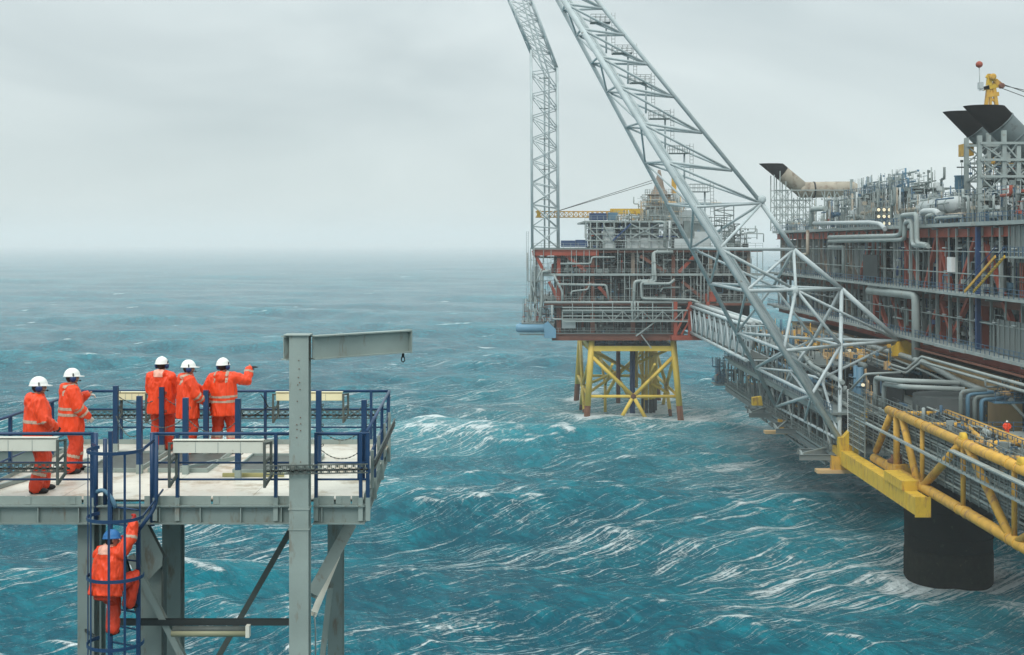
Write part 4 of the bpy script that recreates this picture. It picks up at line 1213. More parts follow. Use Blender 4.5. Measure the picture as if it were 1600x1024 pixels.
# pale posts and horizontals between the decks
for i in range(34):
    u = FX(850) + (xr-FX(850))*i/33 + pf.r.uniform(-.3,.3)
    for z0, z1 in ((D2,D1-.5),(D3,D2-.4)):
        if pf.r.random() < .8: part('post', MB().beam((u,YF-1.25,z0), (u,YF-1.25,z1), .14, .14, up=(0,1,0)), M['steel'], far)
for z in (D1+1.1, D2+1.1, D3+1.1, D5+1.1): pass
pf.rail(FX(834), xr, -1.3, D1, 'steel', 1.6); pf.rail(FX(848), xr, -1.45, D2, 'steel', 1.6); pf.rail(FX(850), xr, -1.45, D3, 'steel', 1.6); pf.rail(FX(862), FX(1062), -1.3, D5, 'steel', 1.4); pf.rail(FX(935), FX(1046), .4, D0, 'bluerail', 1.2)
GM = ['steel','steel','steel2','steel','bluepipe','steel2','darksteel','steel','red','cladw']
pf.clutter(FX(852), xr-4, -.9, 6, D2, D1-.6, 74, GM, .8)
pf.clutter(FX(852), xr-4, -.9, 6, D3, D2-.6, 74, GM, .8)
pf.clutter(FX(866), FX(1045), -.2, 6, D5, D3-.6, 26, GM, .8)
pf.clutter(FX(930), FX(1040), .8, 5, D0, D5-.4, 22, ['darksteel','bluerail','steel2'], .8)
# the named big pipe runs on the outside of the decks
def fpipe(pts, r=.27, m='steel', d=-2.0): pf.pipe([(FX(x), d, FZ(y)) for x, y in pts], r, m)
fpipe([(1050,394),(1019,394),(1019,439),(990,439),(988,500)], .38)
fpipe([(1020,395),(1023,440),(1000,441),(1001,466),(1080,468),(1092,474),(1092,486)], .3, d=-2.3)
fpipe([(870,444),(946,445),(950,468)], .26); fpipe([(875,412),(922,412),(924,402),(960,402)], .2); fpipe([(865,430),(878,455),(878,470)], .25)
fpipe([(1004,443),(1045,443),(1052,436)], .33, d=-2.6); fpipe([(892,464),(892,455),(918,452),(921,442)], .2); fpipe([(1030,456),(1034,449),(1060,449)], .2)
fpipe([(858,424),(846,424),(846,470),(843,500)], .3, d=-1.8); fpipe([(838,440),(842,430),(846,420)], .2); fpipe([(850,472),(1092,472)], .27, d=-2.1); fpipe([(862,476),(862,498),(1085,500)], .2, d=-2.3)
for y in (480, 487, 493): fpipe([(878,y),(1062,y)], .16, 'steel', -2.6)
for x in (985, 990, 995): fpipe([(x,470),(x,500)], .17, 'steel', -2.8)
for x in (1093, 1098, 1104): fpipe([(x,520),(x,425)], .15, 'steel2', -2.2)
# pipe rack truss on the lower front
for y in (484, 501): part('rack_chord', MB().beam((FX(878),YF-3.0,FZ(y)), (FX(1072),YF-3.0,FZ(y)), .3, .32), M['steel'], far)
for k in range(13):
    x = 878+k*15.5
    part('rack_post', MB().beam((FX(x),YF-3.0,FZ(501)), (FX(x),YF-3.0,FZ(472 if k%2 else 484)), .2, .2, up=(0,1,0)), M['steel'], far)
    if k < 12 and k > 3: part('rack_diagonal', MB().beam((FX(x),YF-3.05,FZ(501 if k%2 else 485)), (FX(x+15.5),YF-3.05,FZ(485 if k%2 else 501)), .16, .16, up=(0,1,0)), M['steel'], far)
# stairs on the lower front
for a, b in (((992,524),(1022,502)),((1000,522),(1016,543))):
    part('stair', MB().beam((FX(a[0]),YF-2.4,FZ(a[1])), (FX(b[0]),YF-2.4,FZ(b[1])), .7, .22), M['steel'], far)
part('grey_shed', MB().box(FX(878), FX(899), YF-1.2, YF+2, FZ(513), FZ(499)), M['cladw'], far)
# upper modules on the weather deck
pf.slab('module_floor', FX(914), FX(1062), 1, 34, FZ(345)-.4, FZ(345), 'steel')
pf.slab('module_wall', FX(945), FX(960), 1.2, 8, D1, FZ(355), 'cladw'); pf.slab('module_wall', FX(980), FX(1045), 1.4, 8, D1, FZ(372), 'cladw'); pf.slab('module_wall', FX(985), FX(1030), 3, 8, FZ(370), FZ(348), 'steel2')
pf.slab('module_wall', FX(1054), FX(1086), -.2, 7, D1, FZ(373), 'cladw'); pf.slab('module_wall', FX(1064), FX(1098), 3, 12, FZ(372), FZ(328), 'cladw'); pf.slab('module_wall', FX(1048), FX(1068), 2, 8, FZ(368), FZ(350), 'darksteel')
pf.slab('inner_bulkhead', FX(922), FX(984), 6.5, 7, D1, FZ(347), 'darksteel')
for x in (916,923,933,944,960,978,986,1000,1015,1030,1042,1050): part('post', MB().beam((FX(x),YF+1.0,D1), (FX(x),YF+1.0,FZ(345)), .28, .28, up=(0,1,0)), M['steel'], far)
for a, b in (((986,350),(1030,372)),((986,372),(1030,350)),((916,352),(944,380)),((944,352),(960,380)),((1042,350),(1062,372))):
    part('diagonal', MB().beam((FX(a[0]),YF+.7,FZ(a[1])), (FX(b[0]),YF+.7,FZ(b[1])), .26, .26, up=(0,1,0)), M['steel'], far)
for y in (357, 366, 376): part('girt', MB().beam((FX(915),YF+.8,FZ(y)), (FX(1060),YF+.8,FZ(y)), .2, .25), M['steel'], far)
pf.rail(FX(914), FX(1062), .8, FZ(345), 'steel', 1.4)
pf.clutter(FX(918), FX(1045), .9, 5, D1, FZ(348), 54, ['steel','steel','cladw','steel2','navy'], .8)
pf.clutter(FX(950), FX(1068), 1.0, 12, FZ(345), FZ(328), 60, ['steel','cladw','steel2','sand'], .5)
pf.pipe([(FX(1020),-.4,FZ(347)),(FX(1038),-.4,FZ(347)),(FX(1038),-.4,FZ(386))], .3, 'steel'); pf.pipe([(FX(1046),-.2,FZ(345)),(FX(1046),-.2,FZ(386))], .25, 'cladw')
part('stair', MB().beam((FX(958),YF+.6,FZ(376)), (FX(986),YF+.6,FZ(350)), .8, .3), M['navy'], far)
pf.slab('module_wall', FX(1070), FX(1108), 1.5, 9, D1, FZ(345), 'steel2'); pf.slab('module_wall', FX(1086), FX(1112), .5, 7, D1, FZ(362), 'cladw'); pf.slab('module_wall', FX(1040), FX(1064), 5, 12, FZ(345), FZ(318), 'steel2')
pf.clutter(FX(1040), FX(1108), .2, 8, FZ(372), FZ(338), 40, ['steel','cladw','steel2','steel'], .7); pf.clutter(FX(1000), FX(1075), 1, 8, FZ(345), FZ(306), 40, ['steel','steel','steel2','sand'], .6)
pf.rail(FX(1064), FX(1112), 1.3, FZ(345), 'steel', 1.3)
# conical turret
tc = Vector((FX(1030), YF+10, 0)); tcx = 1030
def TZ(py): return CAM_Z-(py-380)*(YF+10)/FPX
tu = [(3.0,334),(3.0,324),(4.3,322.5),(4.3,321.5),(2.9,321),(2.9,314),(3.9,313),(3.9,312),(2.7,311.5),(2.7,306),(3.3,305),(3.2,304),(1.9,303),(1.8,299),(1.4,297),(1.1,291),(.9,284),(.6,276),(.3,266)]
tc.x = (1030-800)*(YF+10)/FPX
part('turret', MB().lathe((tc.x,tc.y,0), [(r, TZ(y)) for r, y in tu], (0,0,1), 18), M['taupe'], far)
ring = MB()
for r, y in ((4.4,321.5),(4.0,312),(3.3,304)):
    n = 26
    for k in range(n):
        a, b = 2*math.pi*k/n, 2*math.pi*(k+1)/n
        for dz in (.5, 1.1): ring.beam((tc.x+r*math.cos(a),tc.y+r*math.sin(a),TZ(y)+dz), (tc.x+r*math.cos(b),tc.y+r*math.sin(b),TZ(y)+dz), .07, .07)
        ring.beam((tc.x+r*math.cos(a),tc.y+r*math.sin(a),TZ(y)), (tc.x+r*math.cos(a),tc.y+r*math.sin(a),TZ(y)+1.1), .07, .07)
tag(part('turret_handrail', ring, M['steel'], far), kind='stuff')
pf.slab('module_wall', FX(1012), FX(1050), 6, 14, FZ(345), FZ(326), 'steel2')
lt = MB()
for k in range(7):
    x = FX(1004)+k*1.1; lt.beam((x,YF+4,FZ(345)), (x,YF+4,FZ(322)), .14, .14)
    if k < 6: lt.beam((x,YF+4,FZ(345)), (x+1.1,YF+4,FZ(322)), .1, .1); lt.beam((x,YF+4,FZ(334)), (x+1.1,YF+4,FZ(334)), .12, .12)
tag(part('turret_frame', lt, M['steel'], far), kind='stuff')
# left edge stair tower and pipes
pf.clutter(FX(826), FX(848), -1, 5, D3, D1-1, 16, ['steel','steel2','cladw'], .7)
pf.clutter(FX(818), FX(864), -1.5, 4, FZ(503), D3+.5, 30, ['steel','steel2','red','steel','darksteel'], .7)
for x in (824,): 
    pf.ladder(FX(x), -1, FZ(500), FZ(362))
pf.slab('side_landing', FX(815), FX(866), -2, 6, FZ(504)-.25, FZ(504), 'steel2'); pf.slab('side_landing', FX(826), FX(850), -1, 6, FZ(470)-.2, FZ(470), 'steel2'); pf.slab('side_landing', FX(828), FX(850), -1, 6, FZ(440)-.2, FZ(440), 'steel2')
pf.rail(FX(815), FX(866), -2.1, FZ(504), 'steel', 1.2)
for a, b in (((834,478),(850,500)),((826,504),(838,470)),((830,440),(838,470)),((829,504),(829,388)),((836,504),(834,388))):
    part('diagonal', MB().beam((FX(a[0]),YF-1.6,FZ(a[1])), (FX(b[0]),YF-1.6,FZ(b[1])), .25, .25, up=(0,1,0)), M['steel'], far)
# right hand wing seen through the boom
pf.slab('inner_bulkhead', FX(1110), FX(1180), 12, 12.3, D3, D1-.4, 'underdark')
pf.clutter(FX(1105), FX(1170), -1, 8, D1, D1+5, 22, ['steel','steel2','darksteel'], .7)
wing = [(1142,1160,350,386),(1150,1172,385,440),(1120,1150,320,386)]
for x0, x1, y0, y1 in wing:
    for x in (x0, (x0+x1)/2, x1): part('post', MB().beam((FX(x),YF+3,FZ(y1)), (FX(x),YF+3,FZ(y0)), .2, .2, up=(0,1,0)), M['steel2'], far)
    n = int((y1-y0)/8)
    for k in range(n+1):
        y = y0+(y1-y0)*k/n; part('girt', MB().beam((FX(x0),YF+3,FZ(y)), (FX(x1),YF+3,FZ(y)), .2, .22), M['steel2'], far)
        if k < n: part('diagonal', MB().beam((FX(x0 if k%2 else x1),YF+3,FZ(y)), (FX(x1 if k%2 else x0),YF+3,FZ(y0+(y1-y0)*(k+1)/n)), .18, .18, up=(0,1,0)), M['steel2'], far)
pf.flush('far')

# things standing on the far platform
def container(px0, px1, py0, py1, d, label, m):
    x0, x1, z0, z1 = FX(px0), FX(px1), FZ(py1), FZ(py0)
    t = thing('cargo_container', (x0, YF+d, z0), label, 'container', 'blue containers on the far platform')
    part('body', MB().box(x0, x1, YF+d, YF+d+2.4, z0, z1), M[m], t)
    n = max(4, int((x1-x0)/.45))
    for k in range(n): part('rib', MB().box(x0+(x1-x0)*(k+.2)/n, x0+(x1-x0)*(k+.6)/n, YF+d-.07, YF+d-.002, z0+.1, z1-.1), M[m], t)
container(877,899,376,386,.5,'dark blue container on the left end of the weather deck','navy'); container(900,918,375,386,.8,'blue container beside the dark one on the weather deck','navy')
container(922,949,333,344,1.5,'blue container on the roof of the upper module','navy'); container(951,966,332,344,1.5,'smaller blue container next to the yellow beam on the module roof','bluepipe')
kr = thing('pedestal_crane', (FX(845), YF+8, FZ(345)), 'yellow lattice crane boom lying level across the far platform', 'crane')
def lat_boom(root, a, b, w, n, m):
    a = Vector(a); b = Vector(b); 
    lattice(root, [a+Vector((0,-w,-w)), a+Vector((0,w,-w)), a+Vector((0,w,w)), a+Vector((0,-w,w))], [b+Vector((0,-w,-w)), b+Vector((0,w,-w)), b+Vector((0,w,w)), b+Vector((0,-w,w))], n, .11, .07, m, 'chord', 'lacing', x=False)
lat_boom(kr, (FX(838),YF+8,FZ(334)), (FX(960),YF+8,FZ(334)), .65, 16, M['yellow'])
part('crane_deck', MB().box(FX(958), FX(1010), YF+7, YF+9, FZ(333), FZ(325)), M['yellowbright'], kr)
part('crane_mast', MB().beam((FX(1061),YF+9,FZ(300)), (FX(1061),YF+9,FZ(262)), 1.0, 1.0, up=(0,1,0)), M['yellow'], kr)
part('crane_mast', MB().beam((FX(1065),YF+9,FZ(330)), (FX(1065),YF+9,FZ(300)), 1.6, 1.6, up=(0,1,0)), M['cladw'], kr)
for s in (0, 1): part('stay_cable', MB().tube((FX(866),YF+8,FZ(331)), (FX(1026),YF+9,FZ(279+s*4)), .07, 4), M['galv'], kr)
part('hook_block', MB().box(FX(840), FX(846), YF+7.4, YF+8.6, FZ(338), FZ(327)), M['yellowbright'], kr)
lb = thing('lifeboat_davit', (FX(835), YF-2, FZ(525)), 'light blue lifeboat hull and blocks hung at the far platform left corner', 'lifeboat')
part('hull', MB().lathe((FX(827),YF-1.5,FZ(512)), [(.7,-3.0),(.95,-2.5),(1.02,-1.5),(1.02,3.4),(.9,3.5)], (1,0,0), 8), M['lightblue'], lb)
part('support_block', MB().poly([(FX(850),YF-2.6,FZ(527)),(FX(868),YF-2.6,FZ(527)),(FX(868),YF-2.6,FZ(514)),(FX(856),YF-2.6,FZ(502)),(FX(850),YF-2.6,FZ(505))], 3, (0,1,0)), M['lightblue'], lb)
part('cradle', MB().beam((FX(812),YF-1.5,FZ(522)), (FX(866),YF-1.5,FZ(522)), .5, .3), M['steel2'], lb)
part('cradle', MB().beam((FX(812),YF-1.5,FZ(505)), (FX(852),YF-1.5,FZ(505)), .4, .3), M['lightblue'], lb)
ob = thing('winch', (FX(1107), YF-1.5, FZ(470)), 'bright orange winch housing at the right end of the middle deck', 'winch')
part('drum_housing', MB().box(FX(1106), FX(1117), YF-1.8, YF, FZ(471), FZ(456)), M['red'], ob); part('drum_housing', MB().box(FX(1098), FX(1105), YF-1.6, YF, FZ(471), FZ(459)), M['red'], ob)

# tall lattice flare tower at the left of the far platform
ft = thing('flare_tower', (7.5, YF+3, 38), 'tall slim lattice tower with a kink, rising from the far platform', 'lattice tower')
Yt = YF+2
def TP(px, py, Y=Yt): return P(px, py, Y)
bz = [TP(832,388), TP(873,388), Vector((TP(873,388).x, Yt+6, TP(873,388).z)), Vector((TP(832,388).x, Yt+6, TP(832,388).z))]
mz = [TP(830,78), TP(871,106), Vector((TP(871,106).x, Yt+6, TP(871,106).z)), Vector((TP(830,78).x, Yt+6, TP(830,78).z))]
tz = [TP(786,-25), TP(822,-25), Vector((TP(822,-25).x, Yt+5, TP(822,-25).z)), Vector((TP(786,-25).x, Yt+5, TP(786,-25).z))]
lattice(ft, bz, mz, 9, .26, .12, M['boom']); lattice(ft, mz, tz, 5, .24, .11, M['boom'])
for x in (851, 858): part('flare_pipe', MB().path([TP(x,388,Yt+3), TP(x,118,Yt+3), TP(x-42,-25,Yt+3)], .2, 7), M['boom'], ft)
for k in range(6):
    z = TP(852,360-k*48).z
    part('landing', MB().box(6.2, 8.2, Yt+2.2, Yt+3.8, z, z+.08), M['steel2'], ft)

# ---------------------------------------------------------------- link bridge
br = thing('link_bridge', (41.5, 250, 20), 'enclosed grey truss bridge running from the far platform to the near one', 'bridge')
bx0, bx1, bzt, bzb = 39.6, 43.8, 26.0, 20.2
by0, by1 = 216.0, 284.0
for x in (bx0, bx1):
    for z in (bzt, bzb): part('chord', MB().tube((x,by0,z), (x,by1,z), .34, 8), M['boom'], br)
    n = 10
    for k in range(n):
        ya, yb = by1-(by1-by0)*k/n, by1-(by1-by0)*(k+1)/n; ym = (ya+yb)/2
        part('diagonal', MB().tube((x,ya,bzt), (x,ym,bzb), .17, 6), M['boom'], br); part('diagonal', MB().tube((x,ym,bzb), (x,yb,bzt), .17, 6), M['boom'], br)
for k in range(11):
    y = by1-(by1-by0)*k/10; part('cross_beam', MB().tube((bx0,y,bzb), (bx1,y,bzb), .15, 6), M['boom'], br); part('cross_beam', MB().tube((bx0,y,bzt), (bx1,y,bzt), .13, 6), M['boom'], br)
for k in range(17):
    y0 = by0+1+k*3.95; part('cladding_panel', MB().box(bx0+.75, bx0+.82, y0, y0+3.85, bzb+.4, bzt-1.7), M['cladw'], br)
    part('window', MB().box(bx0+.72, bx0+.748, y0+1.1, y0+2.6, bzb+2.1, bzb+3.0), M['underdark'], br)
part('roof_pipe', MB().tube((bx0+1.1,by0,bzt+.45), (bx0+1.1,by1+3,bzt+.45), .4, 8), M['cladw'], br); part('roof_pipe', MB().tube((bx0+2.2,by0,bzt+.35), (bx0+2.2,by1+3,bzt+.35), .3, 8), M['steel'], br)
part('roof_pipe', MB().tube((bx0+.4,by0,bzt-1.0), (bx0+.4,by1,bzt-1.0), .14, 6), M['steel'], br); part('roof_pipe', MB().tube((bx0+.4,by0,bzt-.6), (bx0+.4,by1,bzt-.6), .1, 6), M['steel2'], br)
part('floor', MB().box(bx0+.5, bx1-.3, by0, by1, bzb+.1, bzb+.35), M['galv'], br)
rb = thing('bridge_bracket', (38.5, 284, 19), 'red triangular bracket carrying the bridge end on the far platform', 'bracket')
for x in (36.2, 39.4, 43.4):
    part('post', MB().beam((x,283.6,19.2), (x,283.6,27.0), .8, .8, up=(0,1,0)), M['red'], rb)
part('raker', MB().beam((36.0,283.2,19.6), (39.4,283.2,26.6), .45, .5, up=(0,1,0)), M['red'], rb); part('raker', MB().beam((37.4,283.1,19.6), (39.4,283.1,23.2), .3, .3, up=(0,1,0)), M['red'], rb)
part('sill', MB().box(35.2, 44.2, 281.6, 285.4, 18.6, 19.5), M['red'], rb); part('tie', MB().beam((36,283.2,22.8), (39.4,283.2,22.8), .3, .3), M['red'], rb)

# ---------------------------------------------------------------- the great flare boom
fb = thing('flare_boom', (44, 192, 14), 'huge grey tubular triangular lattice boom leaning up to the left across the sky', 'flare boom')
A = Vector((44.0,172,13.6)); Cc = Vector((44.0,213,12.8)); Bf = P(1405,533,192)
T2, T1, T3 = P(880,0,186), P(871,0,197), P(932,0,192)
Kk, Jj, N2 = P(1190,318,192), P(1240,390,192), P(1315,452,192)
ext = .28
T2e, T1e, T3e = T2+(T2-A)*ext*.8, T1+(T1-Cc)*ext*.8, T3+(T3-Kk)*ext*1.8
bm = M['boom']
def L2(z): return A.lerp(T2, (z-A.z)/(T2.z-A.z))
def L1(z): return Cc.lerp(T1, (z-Cc.z)/(T1.z-Cc.z))
def L3(z):
    for a, b in ((Bf,N2),(N2,Jj),(Jj,Kk),(Kk,T3e)):
        if z <= b.z or b is T3e: return a.lerp(b, (z-a.z)/(b.z-a.z))
part('main_chord', MB().tube(A, T2e, .40, 14), bm, fb); part('main_chord', MB().tube(Cc, T1e, .33, 14), bm, fb)
for a, b in ((Bf,N2),(N2,Jj),(Jj,Kk)): part('main_chord', MB().tube(a, b, .36, 14), bm, fb)
part('main_chord', MB().tube(Kk, T3e, .31, 12), bm, fb)
part('joint_collar', MB().lathe(Kk+Vector((0,0,.6)), [(.2,-.5),(.62,-.45),(.62,.45),(.2,.5)], (0,1,0), 12), bm, fb)
part('joint_collar', MB().lathe(P(1240,455,184), [(.2,-.6),(.75,-.5),(.75,.5),(.2,.6)], (0,1,0), 12), bm, fb)
def strut(a, b, r=.22, name='strut'): return part(name, MB().tube(a, b, r, 9), bm, fb)
# stations from the kink upwards: lacing of the three faces
pys = [318, 267, 207, 152, 100, 54, 12, -28, -70]
st3 = [P(*q, 192) for q in ((1190,318),(1143,267),(1096,208),(1052,152),(1012,101),(976,55),(942,14),(908,-30))]
zs2 = [P(1,y,180).z for y in (324,252,190,130,82,36,-6,-48)]
prev = None
for k in range(8):
    p3 = st3[k]; p2 = L2(zs2[k]); p1 = L1(zs2[k]+1.2)
    strut(p2, p3, .20); strut(p1, p3, .18); strut(p1, p2, .18)
    if prev:
        q3, q2, q1 = prev
        strut(q3, p2, .18); strut(q3, p1, .16)
        strut(q2, p1, .15) if k % 2 else strut(q1, p2, .15)
    prev = (p3, p2, p1)
# lower frame down to the three feet
z39, z33, z25, z19 = 39.2, 33.4, 25.3, 19.4
top3, top2, top1 = Kk, L2(zs2[0]), L1(zs2[0]+1.2)
strut(L2(z39), Jj, .24); strut(L1(z39), Jj, .2); strut(L2(z39), L1(z39), .2); strut(L2(z39), Kk, .22); strut(L1(z39), Kk, .2); strut(top2, L1(z39), .18)
mid33 = (L2(z33)+N2)/2; mid33b = (L1(z33)+N2)/2
strut(L2(z33), N2, .27); strut(L1(z33), N2, .25); strut(L2(z33), L1(z33), .24); strut(Jj, mid33, .24); strut(Jj, mid33b, .22); strut(mid33, mid33b, .2)
strut(L2(z39), mid33, .22); strut(L1(z39), mid33b, .2); strut(L2(z39), L1(z33), .18)
strut(Jj, L2(z33), .2)
V = N2.lerp(A, .40)
strut(N2, A, .30, 'raking_leg'); strut(N2, Cc, .28, 'raking_leg')
Vb = N2.lerp(Cc, .40)
strut(L2(z25), V, .26); strut(V, Bf, .26); strut(L1(z25), Vb, .24); strut(Vb, Bf, .24); strut(L2(z25), L1(z25), .24); strut(V, Vb, .22)
strut(mid33, L2(z25), .24); strut(mid33, V, .24); strut(mid33b, L1(z25), .2); strut(mid33b, Vb, .2); strut(L2(z33), L1(z25), .18); strut(mid33, Bf, .2)
N4 = Vector((44.5, 184, 20.5)); N5 = Vector((43.5, 200, 20.0))
strut(L2(z19), V, .24); strut(L2(z19), N4, .2); strut(N4, V, .2); strut(N4, A, .2); strut(N4, L2(z25), .2); strut(N4, Bf, .2)
strut(L1(z19), Vb, .2); strut(L1(z19), L2(z19), .24); strut(L1(z19), N5, .18); strut(N5, Vb, .18); strut(N5, Cc, .18); strut(N4, N5, .2); strut(L1(z19), L2(z25), .2); strut(Cc, L2(z19), .24)
strut(A, N5, .2); strut((A+Cc)/2, L2(z19), .18); strut(A, Cc, .22)
# flare lines and landings carried inside
for o in ((1.2,4.5),(1.9,6.0)):
    part('flare_pipe', MB().tube(L2(17)+Vector((o[0],o[1],0)), L2(82)+Vector((o[0],o[1],0)), .26, 8), bm, fb)
for k, (px, py) in enumerate(((938,36),(972,84),(1000,130),(1030,186),(1060,240),(1092,300),(1118,352))):
    c = P(px, py, 194)
    l = part('landing', MB().box(c.x-1.5, c.x+1.5, c.y-1, c.y+1, c.z-.06, c.z+.04), M['steel2'], fb)
    q = MB()
    for dx in (-1.5,-.75,0,.75,1.5):
        for dy in (-1, 1): q.beam((c.x+dx,c.y+dy,c.z), (c.x+dx,c.y+dy,c.z+1.15), .06, .06)
    for dy in (-1,1):
        for zz in (.6,1.15): q.beam((c.x-1.5,c.y+dy,c.z+zz), (c.x+1.5,c.y+dy,c.z+zz), .06, .06)
    for zz in range(9): q.beam((c.x+1.7,c.y-.3,c.z-.5*zz+1), (c.x+2.2,c.y-.3,c.z-.5*zz+1), .05, .05)
    q.beam((c.x+1.7,c.y-.3,c.z-3.5), (c.x+1.7,c.y-.3,c.z+1.5), .05, .05); q.beam((c.x+2.2,c.y-.3,c.z-3.5), (c.x+2.2,c.y-.3,c.z+1.5), .05, .05)
    o = part('landing_rail', q, M['steel2'], None, loc=(0,0,0)); o.parent = l; o.location = (0,0,0)
    o.data.transform(Matrix.Translation(-Vector(fb.location))); o['kind'] = 'stuff'
    part('landing_post', MB().tube((c.x+.9,c.y,c.z), (c.x+.9,c.y,c.z-4.6), .14, 6), M['boom'], fb)
# yellow feet
part('foot_shoe', MB().poly([P(1313,716,171),P(1340,716,171),P(1352,672,171),P(1358,640,171),P(1340,660,171),P(1318,684,171),P(1310,684,171)], 1.2, (0,1,0)), M['yellowbright'], fb)
part('foot_shoe', MB().poly([P(1176,634,212),P(1192,634,212),P(1190,620,212),P(1176,622,212)], 1.2, (0,1,0)), M['yellowbright'], fb)
bq = MB().poly([(Bf.x-1.3,Bf.y-1,Bf.z-2.2),(Bf.x+1.9,Bf.y-1,Bf.z-2.2),(Bf.x+1.9,Bf.y-1,Bf.z-.6),(Bf.x+.8,Bf.y-1,Bf.z+.2),(Bf.x-.6,Bf.y-1,Bf.z-.1),(Bf.x-1.1,Bf.y-1,Bf.z-1.1)], 2.2, (0,1,0))
part('foot_shoe', bq, M['yellowbright'], fb)

# ---------------------------------------------------------------- the near process platform on the right
XF = 60.0
main = thing('gas_platform', (75, 200, 12), 'near platform of grey walkways, red braces and pipes filling the right side', 'oil platform')
pm = Plant(main, lambda u, d, z: (XF+d, u, z), 5)      # u runs along Y
def uy(px, X=XF): return X*FPX/(px-800.0)
def mz_(px, py, X=XF): return CAM_Z-(py-380)*uy(px, X)/FPX
U0, U1 = 128.0, 289.0
Z1, Z2, Z3 = 42.7, 33.5, 26.4
# decks and walkways
for nm, z, d0, th, m in (('weather_deck', Z1, -1.2, .5, 'steel'), ('walkway', Z2, -2.2, .32, 'steel'), ('walkway', Z3, -2.4, .4, 'steel')):
    n = 14
    for k in range(n):
        y0 = U0+(U1-U0)*k/n; y1 = U0+(U1-U0)*(k+1)/n
        dd = d0 - (.0 if k % 3 else .25)
        pm.slab(nm, y0+.02, y1-.02, dd, 3.0, z-th, z, m)
        part('walkway_bracket', MB().beam((XF+dd+.2,(y0+y1)/2,z-th-.02-.15), (XF+2,(y0+y1)/2,z-th-.35), .35, .28), M['steel2'], main)
    pm.slab('deck_plating', U0, U1, 3.05, 40, z-.5, z-.02, 'steel2')
pm.slab('deck_plating', U0, U1, 3.05, 40, 22.0, 22.4, 'darksteel')
part('deck_beam', MB().ibeam((XF-.1,U0,Z1-1.25), (XF-.1,U1,Z1-1.25), .7, 1.3), M['red'], main)
part('deck_beam', MB().ibeam((XF+.3,U0,Z2-1.0), (XF+.3,U1,Z2-1.0), .6, 1.0), M['brown'], main)
part('deck_beam', MB().ibeam((XF+.3,U0,Z3-1.2), (XF+.3,U1,Z3-1.2), .6, 1.2), M['red'], main)
part('deck_beam', MB().beam((XF-2.2,U0,Z3-1.5), (XF-2.2,uy(1430,57.8),Z3-1.5), .22, .25), M['brown'], main)
# back walls deep in the bays
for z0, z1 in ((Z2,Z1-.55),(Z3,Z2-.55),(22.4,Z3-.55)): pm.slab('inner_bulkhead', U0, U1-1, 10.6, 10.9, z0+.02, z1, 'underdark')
for z0, z1 in ((Z2,Z1-.55),(Z3,Z2-.55)): part('end_bulkhead', MB().box(XF+4, XF+10.5, U1-1.5, U1-1.2, z0+.02, z1), M['clad'], main)
rr = pm.r
# grey verticals, blue and dark services behind
for lo, hi in ((Z2, Z1-1.9), (Z3, Z2-1.5)):
    u = U0+3
    while u < U1-1:
        w = rr.choice((.2,.28,.4))
        part('post', MB().beam((XF-.35,u,lo), (XF-.35,u,hi+1.2), w, w, up=(0,1,0)), M[rr.choice(('steel','steel2','steel2'))], main)
        u += rr.uniform(2.8, 5.4)
# heavy red columns, and red A frames
for y in (137, 152, 165.5, 181, 197, 214, 232, 252, 272, 287):
    for lo, hi in ((Z2, Z1-1.9), (Z3, Z2-1.5)):
        part('column', MB().beam((XF+1.0,y,lo), (XF+1.0,y,hi+.9), 1.0, 1.1, up=(0,1,0)), M['red' if y < 216 else 'taupe'], main)
for (ya, za, yb, zb) in ((165.5,Z1-2,172.5,Z2),(164.5,Z1-2,157,Z2),(181,Z1-2,186.5,Z2),(181,Z1-2,175.5,Z2),(150,Z1-2,146,Z2),(142,Z1-2,146,Z2),
                         (178,Z2-1,186,Z3),(181,Z2-1,174,Z3),(157.5,Z2-1,149.5,Z3),(168,Z2-1,176,Z3),(205,Z2-1,197,Z3),(214,Z1-2,222,Z2),(232,Z1-2,224,Z2),(197,Z1-2,189,Z2),(214,Z2-1,205,Z3),(252,Z1-2,243,Z2),(232,Z2-1,240,Z3)):
    part('diagonal', MB().beam((XF+.3,ya,za+.8), (XF+.3,yb,zb), .6, .62, up=(1,0,0)), M['red' if ya < 216 else 'taupe'], main)
# intermediate thin rails along the face
for z in (38.9, 30.0, 36.0):
    part('girt', MB().beam((XF-.65,U0,z), (XF-.65,U1,z), .12, .14), M['steel'], main)
for z in (39.4, 30.3): 
    for k in range(26):
        y = U0+4+k*6.1; part('light_fitting', MB().box(XF-.95, XF-.7, y, y+1.1, z-.12, z), M['cladw'], main)
for z in (Z1, Z2, Z3): pm.rail(U0, U1, -1.15 if z == Z1 else -2.15, z, 'bluerail', 1.5)
GM2 = ['steel','steel2','steel','bluepipe','steel2','darksteel','steel','cladw','bluerail','steel']
pm.clutter(U0+4, 200, -.3, 7, Z2, Z1-2, 90, GM2+['navy']); pm.clutter(200, U1-6, -.2, 6, Z2, Z1-2, 56, GM2+['duct'])
pm.clutter(U0+4, 200, -.3, 7, Z3, Z2-1.6, 90, GM2+['navy']); pm.clutter(200, U1-6, -.2, 6, Z3, Z2-1.6, 56, GM2)
# many parallel risers
for k in range(120):
    y = rr.uniform(U0+6, U1-3); d = rr.uniform(1.8, 5.5); r_ = rr.choice((.14,.2,.28,.36))
    lo, hi = rr.choice(((Z2,Z1-1),(Z3,Z2-.6),(Z3,Z1-1)))
    part('riser', MB().tube((XF+d,y,lo), (XF+d,y,hi), r_, 7), M[rr.choice(GM2)], main)
